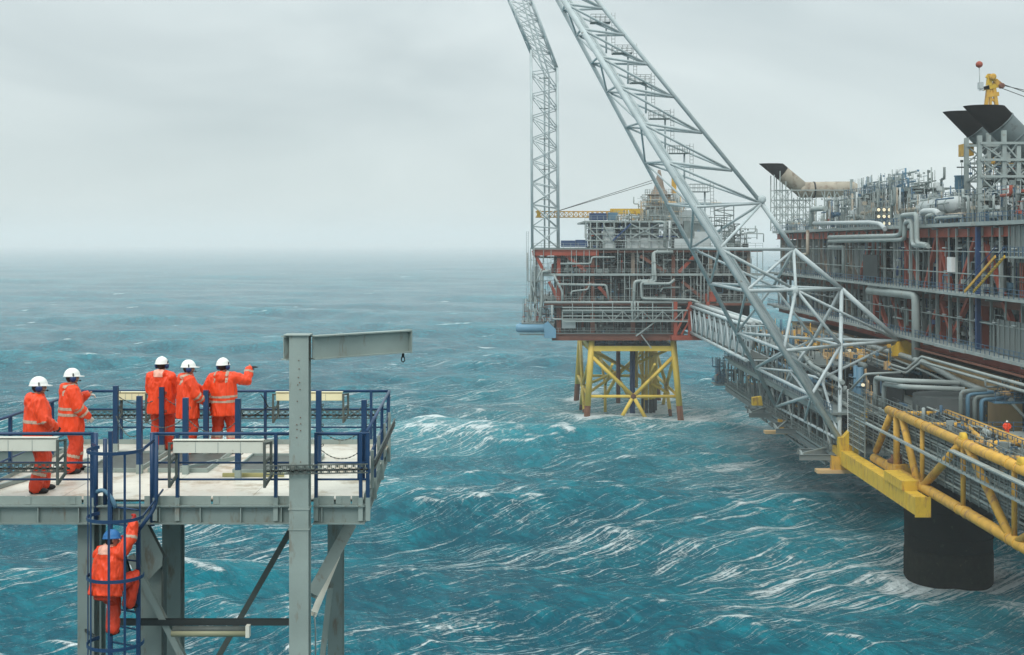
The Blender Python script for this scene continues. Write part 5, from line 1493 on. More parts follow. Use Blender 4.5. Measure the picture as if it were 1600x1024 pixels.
# cladding sheets standing behind the posts at the far end and at the near end
def cladding(y0, y1, z0, z1, d, m='clad', step=1.0):
    y = y0
    while y < y1-.1:
        e = min(y+step, y1)
        part('cladding_sheet', MB().box(XF+d, XF+d+.12, y+.04, e-.04, z0, z1), M[m], main)
        part('cladding_rib', MB().box(XF+d-.14, XF+d-.003, y+.35*step, y+.6*step, z0+.02, z1-.02), M[m], main)
        y += step
cladding(243, 286, Z2+.2, Z1-2.0, 1.6, 'clad', 3.0)
cladding(128, 152.5, Z1-5.0, Z1-.6, -.6, 'clad', 1.6); cladding(128, 157, Z3+.1, Z3+4.3, -.6, 'clad', 1.6)
cladding(222, 242, Z2+.2, Z2+6, 2.4, 'cladw', 2.6)
# blue column near the end of the facade
part('blue_column', MB().beam((XF-.8, uy(1528,59.2), Z3+.1), (XF-.8, uy(1528,59.2), Z1-.6), .55, .55, up=(0,1,0)), M['navy'], main)
part('blue_column', MB().beam((XF+1.5, 186, Z2), (XF+1.5, 186, Z1-1), .6, .5, up=(0,1,0)), M['navy'], main)
part('white_cabinet', MB().box(XF-.9, XF-.3, uy(1490,59.4), uy(1483,59.4), Z2+2.6, Z2+4.6), M['white'], main)
part('sign_board', MB().box(XF-1.2, XF-1.1, uy(1373,59), uy(1350,59), Z2+1.0, Z2+4.6), M['darksteel'], main)
part('open_gate_frame', MB().box(XF-1.9, XF-1.85, 143, 149, Z2-.02+.02, Z2+.1), M['steel'], main)
# stair between the walkway and the landing at the near end
st = MB
for dx in (0, 1.1):
    part('stair_stringer', MB().beam((XF-2.6-dx,uy(1521,57.4),mz_(1521,456,57.4)), (XF-2.6-dx,uy(1570,57.4),mz_(1570,401,57.4)), .12, .34), M['yellowbright' if dx == 0 else 'yellow'], main)
a = Vector((XF-3.15,uy(1521,57.4),mz_(1521,456,57.4))); b = Vector((XF-3.15,uy(1570,57.4),mz_(1570,401,57.4)))
for k in range(15):
    c = a.lerp(b, (k+.5)/15); part('stair_tread', MB().box(c.x-.5, c.x+.5, c.y-.14, c.y+.14, c.z-.03, c.z+.02), M['galv'], main)
part('stair_handrail', MB().tube(a+Vector((-.55,0,1.1)), b+Vector((-.55,0,1.1)), .06, 6), M['navy'], main); part('stair_handrail', MB().tube(a+Vector((.55,0,1.1)), b+Vector((.55,0,1.1)), .06, 6), M['navy'], main)
pm.slab('landing', 128, uy(1568,58), -2.2, -.7, b.z-.2, b.z, 'steel'); pm.rail(128, uy(1568,58), -2.15, b.z, 'bluerail', 1.2)
for y in (130, 137, 144): part('landing_bracket', MB().beam((XF-2.0,y,b.z-.2), (XF-.3,y,b.z-1.9), .2, .2), M['steel'], main)
# big outside pipes
def mp(pts, X, r, m='steel', name='pipe'):
    return part(name, MB().path([(X, uy(px,X), mz_(px,py,X)) for px, py in pts], r, 9), M[m], main)
mp([(1296,371),(1400,369),(1408,366),(1409,337),(1432,335),(1433,381),(1448,383)], 57.3, .36); mp([(1296,377),(1407,375),(1413,374),(1414,348),(1424,345),(1426,383),(1450,385)], 57.3, .33)
mp([(1268,354),(1268,327),(1290,326)], 58, .5); mp([(1272,349),(1360,348),(1375,350),(1383,358)], 58, .36, 'cladw')
mp([(1240,398),(1262,398),(1262,360)], 58, .33, 'duct'); mp([(1295,386),(1318,386),(1318,428)], 58, .28)
mp([(1358,454),(1430,462),(1431,470),(1431,575)], 58.2, .62); mp([(1358,448),(1425,456)], 58.4, .3)
for k, X in enumerate((57.0, 57.0)):
    part('pipe', MB().path([(X,U0,Z3-2.2-k*.7),(X,uy(1440,X),Z3-2.2-k*.7),(X-1.5,uy(1440,X)+2,Z3-4.2-k*.5),(X-1.5,uy(1300,X),Z3-4.2-k*.5)], .2, 7), M['steel'], main)
# sand coloured box girder and its support column
gy0, gy1 = 161.0, 275.0
part('box_girder', MB().box(60.2, 62.4, gy0, gy1, 21.6, 23.1), M['sand'], main)
part('support_column', MB().box(59.8, 62.4, gy0-4.5, gy0-.1, 12, 22.9), M['sand'], main)
for y in (205, 222, 240, 258): part('girder_stub', MB().beam((50,y,22.0), (60,y,22.0), 1.0, 1.0), M['sand'], main)
part('pipe', MB().path([(58.6,150,21.4),(58.6,168,21.9),(58.0,180,23.2),(58.0,236,23.6)], .42, 9), M['steel'], main)
part('pipe', MB().path([(57.9,160,20.9),(57.9,178,21.9),(57.0,196,22.8),(57.0,240,23.0)], .2, 7), M['steel2'], main)
# the dark hull of the cellar behind
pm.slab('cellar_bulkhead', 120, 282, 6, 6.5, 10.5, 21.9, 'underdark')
for k in range(8):
    y = 150+k*7; part('wall_panel', MB().box(XF+3.2, XF+3.4, y+.08, y+6.9, 14.5 if k%2 else 13, 20.6), M['stack' if k%3 else 'clad'], main)
pm.clutter(150, 230, 1.0, 4, 14, 21, 46, ['darksteel','steel2','bluerail','bluepipe','darksteel','steel','yellow'])

# ---- cellar deck that reaches out to the left under the boom
cx0 = 44.0
pc = Plant(main, lambda u, d, z: (cx0+d, u, z), 9)
CU0, CU1 = 174.0, 262.0
for z, m in ((11.4,'steel2'),(16.9,'steel2')):
    pc.slab('cellar_deck', CU0, CU1, -.6, 16, z-.3, z, m); pc.rail(CU0, CU1, -.5, z, 'steel2' if z < 12 else 'bluerail', 1.4)
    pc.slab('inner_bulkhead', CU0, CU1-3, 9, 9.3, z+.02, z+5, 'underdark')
pc.slab('cellar_deck', 196, 262, 3, 16, 21.0, 21.3, 'steel2')
part('deck_beam', MB().ibeam((cx0-.3,CU0,10.4), (cx0-.3,CU1,10.4), .5, .9), M['clad'], main)
part('deck_beam', MB().beam((cx0+.4,CU0,15.9), (cx0+.4,CU1,15.9), .5, .8), M['steel'], main)
for k in range(22):
    y = CU0+2+k*4.0
    for z0, z1 in ((11.4,15.6),(16.9,21.2)):
        if z0 > 12 and y < 200: continue
        part('post', MB().beam((cx0-.1,y,z0), (cx0-.1,y,z1), .22, .22, up=(0,1,0)), M['steel2'], main)
    if k % 3 == 0: part('diagonal', MB().beam((cx0-.15,y,11.5), (cx0-.15,y+4,15.6), .25, .25, up=(1,0,0)), M['steel'], main)
CM = ['steel2','steel','bluepipe','darksteel','steel2','darksteel','bluerail','steel','steel2','sand']
pc.clutter(CU0+1, CU1-5, .3, 7, 11.4, 15.6, 62, CM, .85); pc.clutter(CU0+1, CU1-5, .3, 9, 16.9, 21.5, 70, CM, .9)
pc.clutter(186, 258, 3.2, 13, 21.3, 25, 60, CM+['yellow'], .9)
for k in range(8): pc.pipe([(CU0+2+k*2, rr.uniform(1,6), 16.9+k*.5), (CU1-4-k*3, rr.uniform(1,6), 17.0+k*.5)], rr.choice((.15,.2,.3)), rr.choice(('steel','steel2','bluepipe')))
pc.pipe([(178,2,20.6),(196,2,21.2),(203,2,22.6),(222,3,22.8)], .34, 'steel')
pc.pipe([(176,3.8,15.6),(176,3.8,22.9)], .52, 'bluepipe', name='blue_riser'); pc.pipe([(178.5,3.9,15.6),(178.5,3.9,22.9)], .3, 'bluepipe', name='blue_riser')
pc.flush('cellar')
# cantilevered walkway frames and yellow stubs sticking out to the left
for y, w in ((172,5.4),(177,4.6),(196,3.6),(203,3.0),(214,4.4),(220,3.6)):
    part('cantilever_frame', MB().ibeam((cx0-w,y,11.2), (cx0-.4,y,11.2), .3, .75), M['clad'], main)
for y0, y1, w in ((172,177,4.9),(196,203,3.2),(214,220,4.0)):
    part('cantilever_frame', MB().ibeam((cx0-w,y0,11.25), (cx0-w+.7,y1,11.25), .3, .4), M['steel'], main)
    part('cantilever_frame', MB().beam((cx0-w,y0,11.75), (cx0-.5,y1,11.75), .2, .2), M['steel'], main)
for y, w, z in ((205,3.4,9.4),(171,3.2,9.2)):
    part('yellow_stub', MB().box(cx0-w, cx0+2, y, y+1.6, z, z+.45), M['sand'], main); part('yellow_stub', MB().poly([(cx0-1.2,y+.3,z+.46),(cx0+1.6,y+.3,z+.46),(cx0+1.6,y+.3,z+1.7),(cx0-1.2,y+.3,z+2.3)], .9, (0,1,0)), M['yellow'], main)
for y in (180, 200, 222): part('under_truss', MB().beam((cx0+.2,y,9.0), (cx0+.2,y+20,9.0), .35, .35), M['steel2'], main)
for k in range(16):
    y = 178+k*4; part('under_post', MB().beam((cx0+.2,y,9.0), (cx0+.2,y+(2 if k%2 else -2),10.2), .18, .18, up=(1,0,0)), M['steel2'], main)
# far tip of the cellar deck with small blue plant
pt = Plant(main, lambda u, d, z: (u, 262+d, z), 21)
tipx0, tipx1 = P(1117,600,262).x, 46.0
pt.slab('tip_deck', tipx0, tipx1, 0, 5, P(1,601,262).z-.25, P(1,601,262).z, 'steel2')
pt.rail(tipx0, tipx1, 0, P(1,601,262).z, 'bluepipe', 1.0)
pt.clutter(tipx0+.5, tipx1-2, .5, 3, P(1,601,262).z, P(1,560,262).z, 26, ['bluepipe','steel2','bluerail','bluepipe'], .6)
pt.flush('tip')

# ---- plant on the weather deck
GT = ['steel','steel','cladw','steel2','steel','steel2','bluerail','cladw','duct','steel']
pm.clutter(158, 200, .2, 8, Z1, Z1+4.6, 90, GT, 1.0); pm.clutter(200, 262, .2, 9, Z1, Z1+6.2, 120, GT, 1.15); pm.clutter(262, 286, .5, 6, Z1, Z1+3.0, 20, GT, 1.0)
pm.clutter(205, 245, 3, 10, Z1+4, Z1+9.5, 66, ['bluepipe','steel','steel2','cladw','steel','steel2'], 1.0)
pm.clutter(128, 160, .5, 6, Z1, Z1+5, 40, ['steel','steel2','bluerail','darksteel','red'], 1.0)
pm.slab('raised_deck', 205, 244, 3.5, 11, Z1+6.0, Z1+6.2, 'steel2'); pm.rail(205, 244, 3.4, Z1+6.2, 'bluerail', 1.4)
for y in (205, 215, 225, 235, 244): part('post', MB().beam((XF+3.6,y,Z1), (XF+3.6,y,Z1+6), .3, .3, up=(0,1,0)), M['steel'], main)
pm.slab('raised_deck', 160, 200, 3.5, 9, Z1+3.4, Z1+3.55, 'steel2'); pm.rail(160, 200, 3.4, Z1+3.55, 'bluerail', 1.4)
vs = thing('white_tank', (66, uy(1358,66), Z1), 'white upright dome topped tank on the weather deck', 'tank')
part('shell', MB().lathe((66, uy(1358,66), Z1), [(1.9,0),(1.9,4.6),(1.7,5.3),(1.2,5.9),(.5,6.2)], (0,0,1), 18), M['white'], vs)
hv = thing('horizontal_vessel', (62, 180, Z1+3.6), 'long pale horizontal vessel among the pipes of the weather deck', 'vessel')
part('shell', MB().lathe((62, 185, Z1+2.6), [(.3,-7.6),(.9,-7.3),(1.25,-6.8),(1.25,6.8),(.9,7.3),(.3,7.6)], (0,1,0), 16), M['cladw'], hv)
for y in (180, 185, 190): part('band', MB().lathe((62, y, Z1+2.6), [(1.26,-.2),(1.32,-.2),(1.32,.2),(1.26,.2)], (0,1,0), 16), M['steel'], hv)
for y in (181, 189): part('saddle', MB().box(61, 63, y-.3, y+.3, Z1+.02, Z1+1.6), M['steel'], hv)
mp([(1440,352),(1440,331),(1462,330),(1468,336)], 59.5, .45, 'cladw'); mp([(1448,352),(1448,338),(1458,336)], 59, .3, 'steel'); mp([(1462,349),(1462,341),(1500,338)], 59, .25, 'steel')
mp([(1350,302),(1350,292),(1380,290)], 66, .45, 'cladw'); mp([(1405,330),(1440,326),(1446,329)], 63, .35, 'duct')
# bank of lit floodlights
fl = thing('floodlight_bank', (59, 205, 46), 'three rows of lit yellowish floodlights on the weather deck', 'floodlights')
for i in range(3):
    for j in range(3):
        px, py = 1373+j*8.5, 328+i*10.5; X = 60.5; c = Vector((X, uy(px,X), mz_(px,py,X)))
        h = part('floodlight', MB().lathe(c, [(.14,.55),(.36,.12),(.38,0)], (0.2,1,0.1), 10), M['darksteel'], fl)
        part('lens', MB().lathe(c+Vector((-.02,-.05,0)), [(.28,0),(.28,.03)], (0.2,1,0.1), 10), M['lampglow'], h)
part('rack', MB().beam((60.7,uy(1371,60.7),44.6), (60.7,uy(1371,60.7),48.6), .2, .2, up=(0,1,0)), M['steel'], fl); part('rack', MB().beam((60.7,uy(1393,60.7),44), (60.7,uy(1393,60.7),48.4), .2, .2, up=(0,1,0)), M['steel'], fl)
for z in (45.2, 46.3, 47.3): part('rack_bar', MB().beam((60.75,uy(1371,60.7),z-.5), (60.75,uy(1393,60.7),z-.5), .12, .12), M['steel'], fl)
for px, py, X in ((1349,602,47.5),(1328,548,52)):
    fl2 = thing('work_light', (X, uy(px,X), mz_(px,py,X)), 'small lit work light in the dark plant ' + ('beside the blue riser' if px > 1340 else 'behind the boom legs'), 'lamp')
    c = Vector(fl2.location); part('lens', MB().lathe(c, [(.2,0),(.24,.1),(.24,.3)], (0,1,0), 10), M['lampglow'], fl2); part('hood', MB().box(c.x-.35, c.x+.35, c.y, c.y+.6, c.z+.26, c.z+.34), M['darksteel'], fl2)
pm.flush('main')

# ---- exhaust duct at the far end
def cut_stack(name, m_body, m_tip, c, d, r, L, tip, root, n=24, z_cut=None):
    """round stack whose axis runs from mouth centre c along d; the mouth is cut level"""
    c = Vector(c); d = Vector(d).normalized(); s = Vector((0,1,0)); t = d.cross(s).normalized()
    q = MB(); q2 = MB()
    def ringp(kind, rad, off=0.0):
        out = []
        for i in range(n):
            a = 2*math.pi*i/n; p = c + s*(math.cos(a)*rad) + t*(math.sin(a)*rad)
            if kind == 'mouth': p = p + d*((c.z - p.z)/d.z)      # slide along the axis up to the level plane
            else: p = p + d*off
            out.append(tuple(p))
        return out
    def join(mb, rings, close_last=False):
        k = len(mb.v)
        for rg in rings: mb.v += rg
        for j in range(len(rings)-1):
            for i in range(n):
                i2 = (i+1) % n; mb.f.append((k+j*n+i, k+j*n+i2, k+(j+1)*n+i2, k+(j+1)*n+i)); mb.s.append(1)
        if close_last: mb.f.append(tuple(k+(len(rings)-1)*n+i for i in range(n))); mb.s.append(0)
    join(q2, [ringp('x', r*.93, tip*1.6), ringp('mouth', r*.93), ringp('mouth', r), ringp('x', r, tip)])
    join(q, [ringp('x', r*.998, tip), ringp('x', r*.998, L)], True)
    q2.f.append(tuple(range(n))); q2.s.append(0)
    part('sooty_mouth', q2, m_tip, root); part('duct_section', q, m_body, root)
dct = thing('exhaust_duct', (68, 285, 45), 'beige insulated exhaust duct lying level with a slanted black mouth', 'exhaust duct')
YD = 285.0
mc = P(1204.5, 256, YD); bend = P(1254, 297, YD)
dd = (bend-mc); Ld = dd.length
cut_stack('d', M['duct'], M['soot'], mc, dd, 1.72, Ld, 3.4, dct)
part('duct_section', MB().lathe(bend, [(1.2,-1.2),(1.75,-.6),(1.78,0),(1.75,.6),(1.2,1.2)], (dd.normalized()+Vector((1,0,0))).normalized(), 20), M['duct'], dct)
e0 = P(1333, 296, YD)
part('duct_section', MB().tube(bend, e0, 1.76, 24), M['duct'], dct)
part('duct_section', MB().lathe(e0, [(1.0,-1.3),(1.6,-1.0),(1.77,-.4),(1.77,.4),(1.6,1.0),(1.0,1.3)], (.7,0,.7), 20), M['duct'], dct)
part('duct_section', MB().tube(e0+Vector((.1,0,-.2)), e0+Vector((.1,0,-3.6)), 1.7, 24), M['duct'], dct)
part('duct_band', MB().tube(P(1270,297,YD), P(1272.5,297,YD), 1.86, 24), M['black'], dct)
for px in (1232, 1290, 1305, 1322): part('duct_band', MB().tube(P(px,296.5,YD)+Vector((0,0,0 if px > 1250 else 3.0)), P(px+1,296.5,YD)+Vector((0,0,0 if px > 1250 else 2.9)), 1.80, 24), M['duct'], dct) if px > 1250 else None
# its lattice support
ls = thing('lattice_support', (60, 285, Z1), 'slim grey lattice frames holding up the beige exhaust duct', 'scaffold frame')
def TX(px): return (px-800)*YD/FPX
def TZd(py): return CAM_Z-(py-380)*YD/FPX
cols = [1207, 1216, 1225, 1234, 1243, 1252, 1262, 1272]
tops = [274, 268, 284, 296, 309, 309, 309, 309]
for yy in (YD-1.9, YD+1.9):
    for k, px in enumerate(cols):
        part('post', MB().beam((TX(px),yy,Z1+.01), (TX(px),yy,TZd(tops[k])), .20, .20, up=(0,1,0)), M['steel'], ls)
    for py in (298, 313, 324, 336, 348):
        x0 = cols[0]; x1 = cols[-1] if py > 305 else cols[3]
        part('girt', MB().beam((TX(x0),yy-.14,TZd(py)), (TX(x1),yy-.14,TZd(py)), .14, .16), M['steel'], ls)
    lv = [298, 313, 324, 336, 348, 358]
    for i in range(5):
        for k in range(0, 7):
            if lv[i] < 305 and k > 2: continue
            a, b = (cols[k], cols[k+1]) if (i+k) % 2 else (cols[k+1], cols[k])
            part('lacing', MB().beam((TX(a),yy-.03,TZd(lv[i])), (TX(b),yy-.03,TZd(lv[i+1])), .10, .12, up=(0,1,0)), M['steel'], ls)
for px0, px1 in ((1243,1255),(1255,1267),(1280,1292),(1292,1304),(1304,1316)):
    part('cradle_brace', MB().beam((TX(px0),YD-2.1,TZd(300)), (TX((px0+px1)/2),YD-2.1,TZd(315)), .16, .18, up=(0,1,0)), M['steel'], ls); part('cradle_brace', MB().beam((TX(px1),YD-2.1,TZd(300)), (TX((px0+px1)/2),YD-2.1,TZd(315)), .16, .18, up=(0,1,0)), M['steel'], ls)
part('cradle_beam', MB().beam((TX(1228),YD-2.1,TZd(298)), (TX(1330),YD-2.1,TZd(298)), .24, .22), M['steel'], ls)
for px in (1285, 1300, 1318): part('post', MB().beam((TX(px),YD-2.0,Z1+.01), (TX(px),YD-2.0,TZd(299)), .24, .24, up=(0,1,0)), M['steel'], ls)

# ---- twin exhaust stacks at the right
def stack(mpx, mpy, Y, r, L, label):
    c = P(mpx, mpy, Y)
    t = thing('exhaust_stack', c, label, 'exhaust stack', 'grey exhaust stacks with black slanted mouths')
    cut_stack('s', M['stack'], M['soot'], c, Vector((1,0,-1.02)), r, L, 3.2, t)
    for k in (3.3, 6.0, 8.6, 11.2, 14):
        p = c + Vector((1,0,-1.02)).normalized()*k
        part('stiffening_band', MB().lathe(p, [(r+.002,-.1),(r+.09,-.1),(r+.09,.1),(r+.002,.1)], (1,0,-1.02), 24), M['stack'], t)
    return t
stack(1537, 166, 172, 1.95, 24, 'nearer grey exhaust stack with a black slanted mouth, under the yellow crane head')
stack(1503, 175, 184, 1.95, 26, 'farther grey exhaust stack with a black slanted mouth, left of its twin')
sp = thing('stack_support_tower', (66, 176, Z1), 'braced grey steel tower holding up the twin exhaust stacks', 'support tower')
def stower(Y, pxs, tops, levels, m):
    f = lambda px, py: P(px, py, Y)
    for px, t in zip(pxs, tops): part('column', MB().ibeam((f(px,0).x,Y,Z1+.01), (f(px,0).x,Y,f(px,t).z), .55, .5, .06, .06, up=(0,1,0)), M[m], sp)
    for py in levels: part('girder', MB().beam((f(pxs[0],0).x,Y-.35,f(1,py).z), (f(pxs[-1],0).x,Y-.35,f(1,py).z), .2, .32), M[m], sp)
    for i in range(len(levels)-1):
        for k in range(len(pxs)-1):
            if (levels[i] < tops[k]-8) or levels[i] < tops[k+1]-8: continue
            x0, x1 = f(pxs[k],0).x, f(pxs[k+1],0).x; z0, z1 = f(1,levels[i]).z, f(1,levels[i+1]).z
            part('brace', MB().beam((x0,Y-.1,z0), (x1,Y-.1,z1), .18, .26, up=(0,1,0)), M[m], sp); part('brace', MB().beam((x1,Y+.1,z0), (x0,Y+.1,z1), .18, .26, up=(0,1,0)), M[m], sp)
stower(168.5, [1530.5, 1568.5, 1591, 1625], [212, 204, 228, 250], [224, 250, 276, 312, 352], 'steel')
stower(180.5, [1510, 1544.5, 1575, 1610], [216, 208, 236, 250], [228, 256, 284, 318, 350], 'steel')
for px in (1531, 1569, 1591): part('tie', MB().beam((P(px,0,168.5).x,168.5,P(1,274,168.5).z), (P(px-20,0,180.5).x,180.5,P(1,284,180.5).z), .2, .25), M['steel2'], sp)
part('support_deck', MB().box(66.5, 78, 172.5, 184, P(1,274,172).z-.3, P(1,274,172).z-.05), M['steel2'], sp)
part('valve_cabin', MB().box(P(1505,0,186).x, P(1518,0,186).x, 185, 188, P(1,244,186).z, P(1,225,186).z), M['yellow'], sp)
ps = Plant(sp, lambda u, d, z: (u, 174+d, z), 33)
ps.clutter(63, 76, 0, 8, P(1,274,172).z, P(1,240,172).z, 22, ['darksteel','steel2','bluerail','yellow'], .9)
ps.clutter(63, 76, 0, 8, Z1+.1, P(1,276,172).z, 50, ['darksteel','steel2','bluerail','steel','bluepipe','steel'], 1.0)
ps.flush('s')
bt = thing('small_blue_tank', (P(1502,0,190).x, 190, P(1,305,190).z), 'small blue tank left of the stack support tower', 'tank')
part('shell', MB().lathe((P(1502,0,190).x,190,P(1,304,190).z), [(.5,0),(.95,.9),(.95,2.6),(1.05,2.65),(1.05,2.8)], (0,0,1), 14), M['bluepipe'], bt)

# ---- yellow crane head behind the stacks
YK = 196.0
cr = thing('crane_head', P(1549,165,YK), 'yellow crane A frame head with a whip mast above the twin stacks', 'crane')
def kb(a, b, w, m='yellow', name='frame_leg'): part(name, MB().beam(P(*a,YK), P(*b,YK), w, w, up=(0,1,0)), M[m], cr)
kb((1540,172),(1545,130),.5); kb((1558,172),(1552,130),.5); kb((1547,172),(1549,135),.35); kb((1543,150),(1556,160),.3)
kb((1536,139),(1564,133),.6,'yellowbright','cross_head'); kb((1541,150),(1560,147),.6,'yellow','cross_head')
kb((1530,139),(1545,137),.6,'white','sheave_arm'); kb((1541,119),(1558,128),.45,'yellowbright','cross_head'); kb((1554,126),(1566,136),.7,'yellow','sheave_block'); kb((1545,134),(1547,116),.7,'yellowbright','frame_leg')
part('sheave', MB().lathe(P(1549,121,YK)+Vector((0,-.6,0)), [(.2,-.2),(.5,-.2),(.5,.2),(.2,.2)], (0,1,0), 14), M['yellow'], cr); part('sheave', MB().lathe(P(1563,135,YK)+Vector((0,-.6,0)), [(.2,-.2),(.42,-.2),(.42,.2),(.2,.2)], (0,1,0), 14), M['brown'], cr)
part('cabin', MB().box(P(1529,0,YK).x, P(1535,0,YK).x, YK-.5, YK+.5, P(1,139,YK).z, P(1,129,YK).z), M['cladw'], cr)
part('whip_mast', MB().tube(P(1531,133,YK), P(1530,101,YK), .07, 6), M['cladw'], cr)
part('warning_ball', MB().lathe(P(1530,101,YK), [(.15,-.5),(.45,-.3),(.55,0),(.45,.3),(.15,.5)], (0,0,1), 12), M['red'], cr)
for a, b in (((1562,130),(1640,158)),((1565,138),(1640,166)),((1564,133),(1640,150))): part('hoist_cable', MB().tube(P(*a,YK), P(*b,YK), .06, 5), M['darksteel'], cr)

# ---- concrete shaft
shf = thing('concrete_shaft', (53.5, 157, 0), 'wide black tarred concrete leg rising from the churning sea', 'platform leg')
part('shaft', MB().lathe((53.5,157,0), [(5.15,-8),(5.15,0),(5.18,6),(5.3,10),(5.45,13.2)], (0,0,1), 48), M['concrete'], shf)
part('tide_band', MB().lathe((53.5,157,0), [(5.16,-3),(5.24,-2.5),(5.26,2.4),(5.175,2.9)], (0,0,1), 48), mat('marine_growth', (0.010,0.012,0.008), .9, var=.5, scale=1.5, dirt=.25, dirt_col=(.05,.045,.03), dirt_scale=3, bump=1.0, bump_scale=3, spec=.1), shf)
for z in (4.4, 7.6, 10.6): part('weld_seam', MB().lathe((53.5,157,z), [(5.16+z*.012,-.06),(5.24+z*.012,-.04),(5.24+z*.012,.04),(5.16+z*.012,.06)], (0,0,1), 48), M['concrete'], shf)
part('deck_leg', MB().lathe((53.5,157,13.2), [(5.0,0.01),(5.0,1.2),(4.2,2),(4.2,8.2)], (0,0,1), 32), M['darksteel'], shf)

# ---- yellow box beam by the shaft
yb = thing('yellow_box_beam', (44.7, 155, 11), 'thick yellow box beam running out past the black concrete leg', 'beam')
part('beam', MB().box(43.9, 45.4, 139.2, 176, 10.35, 12.25), M['yellowbright'], yb)
part('end_block', MB().box(43.7, 45.6, 143.5, 150.5, 12.26, 13.3), M['yellowbright'], yb)
part('end_plate', MB().box(43.8, 45.5, 139.0, 139.18, 10.2, 12.4), M['yellowbright'], yb)
for y in (142.5, 151, 160, 168): part('stiffener', MB().box(43.86, 43.897, y, y+.25, 10.4, 12.2), M['yellowbright'], yb)
part('bearing', MB().box(45.5, 47.4, 152, 156, 11.8, 13.6), M['yellow'], yb); part('bearing_top', MB().lathe((46.3,154,13.6), [(1.1,0),(1.1,.3),(.7,.5),(.7,.9)], (0,0,1), 14), M['rust'], yb)
part('link', MB().beam((45.2,148,12.6), (50,152,12.6), 1.0, .8), M['yellow'], yb)

# ---- the yellow truss walkway
tr_ = thing('yellow_truss', (49, 130, 13), 'yellow tubular truss bridge with walkways and cable racks in front of the black leg', 'truss bridge')
hx, fx = 46.0, 52.0
zt, zb = 19.6, 12.7
def ty(px, X=hx): return X*FPX/(px-800.0)
YE0, YE1 = 96.0, ty(1366)
part('chord', MB().tube((hx,YE0,zt), (hx,ty(1388),zt), .52, 14), M['yellow'], tr_); part('chord', MB().tube((hx,YE0,zb), (hx,YE1,zb), .58, 14), M['yellow'], tr_)
part('chord', MB().tube((fx,YE0,zt), (fx,156.5,zt), .52, 14), M['yellow'], tr_); part('chord', MB().tube((fx+1,YE0,zb), (fx+1,150,zb), .5, 14), M['yellow'], tr_)
def mem(px0, zz0, px1, zz1, r, m='yellow', name='strut'): part(name, MB().tube((hx,ty(px0),zz0), (hx,ty(px1),zz1), r, 12), M[m], tr_)
for px in (1401, 1441, 1505, 1585, 1700): mem(px, zt, px, zb, .40 if px == 1401 else .26)
mem(1409,zt,1434,zb,.42); mem(1394,zt,1369,zb+1,.42); mem(1442,zb,1503,zt,.46); mem(1511,zt,1580,zb,.42); mem(1590,zb,1700,zt,.46)
for y in (ty(1401), ty(1441), ty(1505), ty(1560), ty(1640)):
    part('cross_member', MB().tube((hx,y,zt), (fx,y,zt), .3, 10), M['yellow'], tr_)
part('cross_member', MB().tube((hx,ty(1505),zt), (fx,130,zt), .26, 10), M['yellow'], tr_)
part('cross_member', MB().tube((hx,ty(1590),zt-.3), (fx,150,zt), .3, 10), M['yellow'], tr_)
for px in (1505, 1597): 
    c = Vector((hx, ty(px), zt+.5)); part('padeye', MB().lathe(c, [(.2,-.25),(.62,-.25),(.62,.25),(.2,.25)], (1,0,0), 12), M['yellowbright'], tr_); part('padeye_stem', MB().box(hx-.35, hx+.35, c.y-.5, c.y+.5, zt+.1, zt+.52), M['yellowbright'], tr_)
# cable racks and walkways on the left side of the truss
rk = [18.9, 18.6, 18.3, 18.0, 17.6, 17.2, 16.8, 16.4, 15.9, 15.5, 15.1, 14.7, 14.3, 13.9]
for k, z in enumerate(rk):
    part('rack_line', MB().beam((hx+.75+.12*(k%3),YE0,z), (hx+.75+.12*(k%3),171,z), .10, .14 if k % 3 else .22), M['steel' if k % 4 != 1 else 'steel2'], tr_)
part('side_walkway', MB().box(hx-1.0, hx-.62, YE0, 168, 16.9, 17.12), M['steel'], tr_)
part('side_walkway', MB().box(hx-1.25, hx-.56, YE0, ty(1500), 18.66, 18.8), M['steel'], tr_)
pr = Plant(tr_, lambda u, d, z: (hx+d, u, z), 41)
pr.rail(YE0, ty(1480), -1.0, 17.12, 'steel2', 1.2, 1.4); pr.rail(YE0, 172, 1.0, zt-.3, 'steel2', 1.3, 1.1); pr.rail(YE0, 156, fx-hx-.7, zt-.5, 'bluerail', 1.3)
for k in range(30):
    y = YE0+2+k*2.5; 
    if y < 170: part('rack_post', MB().beam((hx+.72,y,13.6), (hx+.72,y,19.0), .12, .12, up=(0,1,0)), M['steel2'], tr_)
n = 0
for k in range(22):
    y0 = YE0+k*2.9
    part('grating_panel', MB().box(hx+.6, fx-.6, y0+.03, y0+2.87, zt-.62, zt-.54), M['galv'], tr_)
    part('backing_panel', MB().box(hx+2.6, hx+2.75, y0+.05, y0+2.85, 12.6, 16.4 + (k%3)*.6), M['clad' if k%3 else 'stack'], tr_)
pr.clutter(YE0+8, 158, 1.2, 5.0, zt-.5, zt+.9, 70, ['steel2','steel','darksteel','bluerail','darksteel'], .5)
pr.clutter(YE0+8, 168, 1.2, 2.4, 13.4, 18.8, 30, ['steel2','steel','darksteel'], .5)
for k in range(26):
    z = 13.2+k*.28; part('rack_line', MB().beam((hx-.9,163.5,z), (hx-.9,171.5,z), .16, .16), M['galv' if k%3 else 'steel'], tr_)
for y in (163.4, 166, 169, 171.6): part('rack_post', MB().beam((hx-.95,y,12.6), (hx-.95,y,20.4), .14, .14, up=(0,1,0)), M['white' if y > 171 else 'steel2'], tr_)
part('pipe', MB().path([(hx-.6,172,20.2),(hx+.4,168,22.8),(hx+5,168,23.0)], .17, 7), M['steel'], tr_)
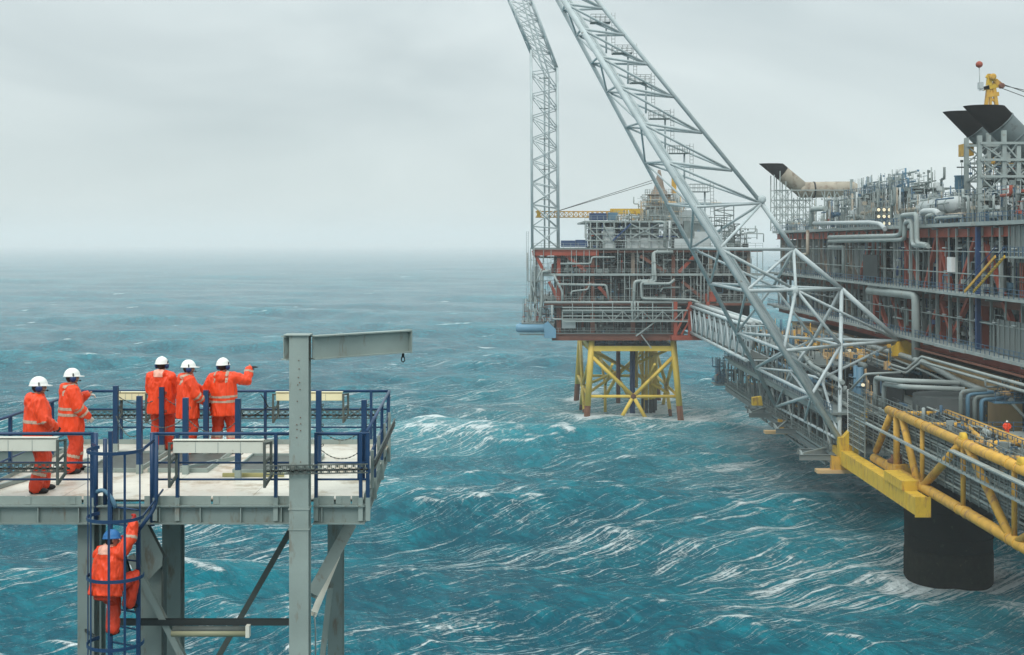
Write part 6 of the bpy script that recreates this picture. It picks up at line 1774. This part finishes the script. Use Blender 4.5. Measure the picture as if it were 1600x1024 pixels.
for px in (1401, 1441, 1505, 1585):
    for z, r in ((zt, .53), (zb, .59)):
        for o in (-1.0, 1.0):
            y = ty(px)+o; part('weld_collar', MB().tube((hx,y-.07,z), (hx,y+.07,z), r+.05, 14), M['yellow'], tr_)
for k, (px, z, e) in enumerate(((1368,21.0,0),(1374,20.6,.6))):
    y = ty(px,hx+1.5); part('pipe', MB().path([(hx+1.5+e,y,18),(hx+1.5+e,y,22.4-e),(hx+1.7+e,y-8,22.9-e),(hx+9,y-10,22.8-e)], .32, 9), M['steel'], tr_)
for k in range(4):
    x = 52.6+k*.8; part('pipe', MB().path([(x,150,17.5),(x,150,22.6-.3*k),(x+3,150,22.8-.3*k)], .26, 8), M['bluepipe' if k%2 else 'steel2'], tr_)
pr.flush('t')
# landing with the lone worker at the right edge
ld = thing('work_landing', (55, 138, 18.4), 'grey grated landing on the yellow truss where a lone worker stands', 'landing')
part('deck_plate', MB().box(47.2, 60.5, 132, 147.5, 18.1, 18.32), M['steel'], ld)
part('edge_beam', MB().beam((47.2,131.9,17.95), (60.5,131.9,17.95), .15, .4), M['steel'], ld)
pl = Plant(ld, lambda u, d, z: (u, 132+d, z), 51)
pl.rail(48, 60, .2, 18.32, 'bluerail', 1.2); pl.rail(48, 60, 15, 18.32, 'bluerail', 1.2)
pl.clutter(49, 53, 4, 12, 18.32, 19.2, 10, ['darksteel','black','steel2'], .5)
pl.flush('l')
pb = thing('small_platform', (58, 152, 22.0), 'small blue edged platform on struts above the lone worker', 'platform')
part('deck_plate', MB().box(56.2, 63, 149, 153, 21.3, 21.5), M['bluepipe'], pb); part('strut', MB().beam((58.3,149.2,21.3), (61.5,149.2,17.8), .3, .3, up=(0,1,0)), M['steel'], pb)
pq = Plant(pb, lambda u, d, z: (u, 149+d, z), 52); pq.rail(56.3, 63, .1, 21.5, 'bluerail', 1.0); pq.clutter(57, 62, .6, 3, 21.5, 24, 18, ['darksteel','steel2','sand','bluerail'], .6); pq.flush('q')
part('pipe', MB().path([(57.2,140,18),(57.2,140,20.6),(57.9,140,21.8),(57.9,140,26.4)], .13, 7), M['steel'], pb); part('pipe', MB().path([(57.6,140,18),(57.6,140,20.6),(58.3,140,21.8),(58.3,140,26.4)], .13, 7), M['steel'], pb)
build_person((P(1573.5,680,143).x, 143, 18.32), math.radians(160), 'lone worker in orange overalls and white helmet on the right hand platform', dict(rw=(.30,.05,.95), lw=(-.30,.05,.95), head_yaw=0, scale=1.02, jlen=.10, legband=False, gloves=('b','b'), lhint=(-1,-.2,-.1), rhint=(1,-.2,-.1)), group=None)
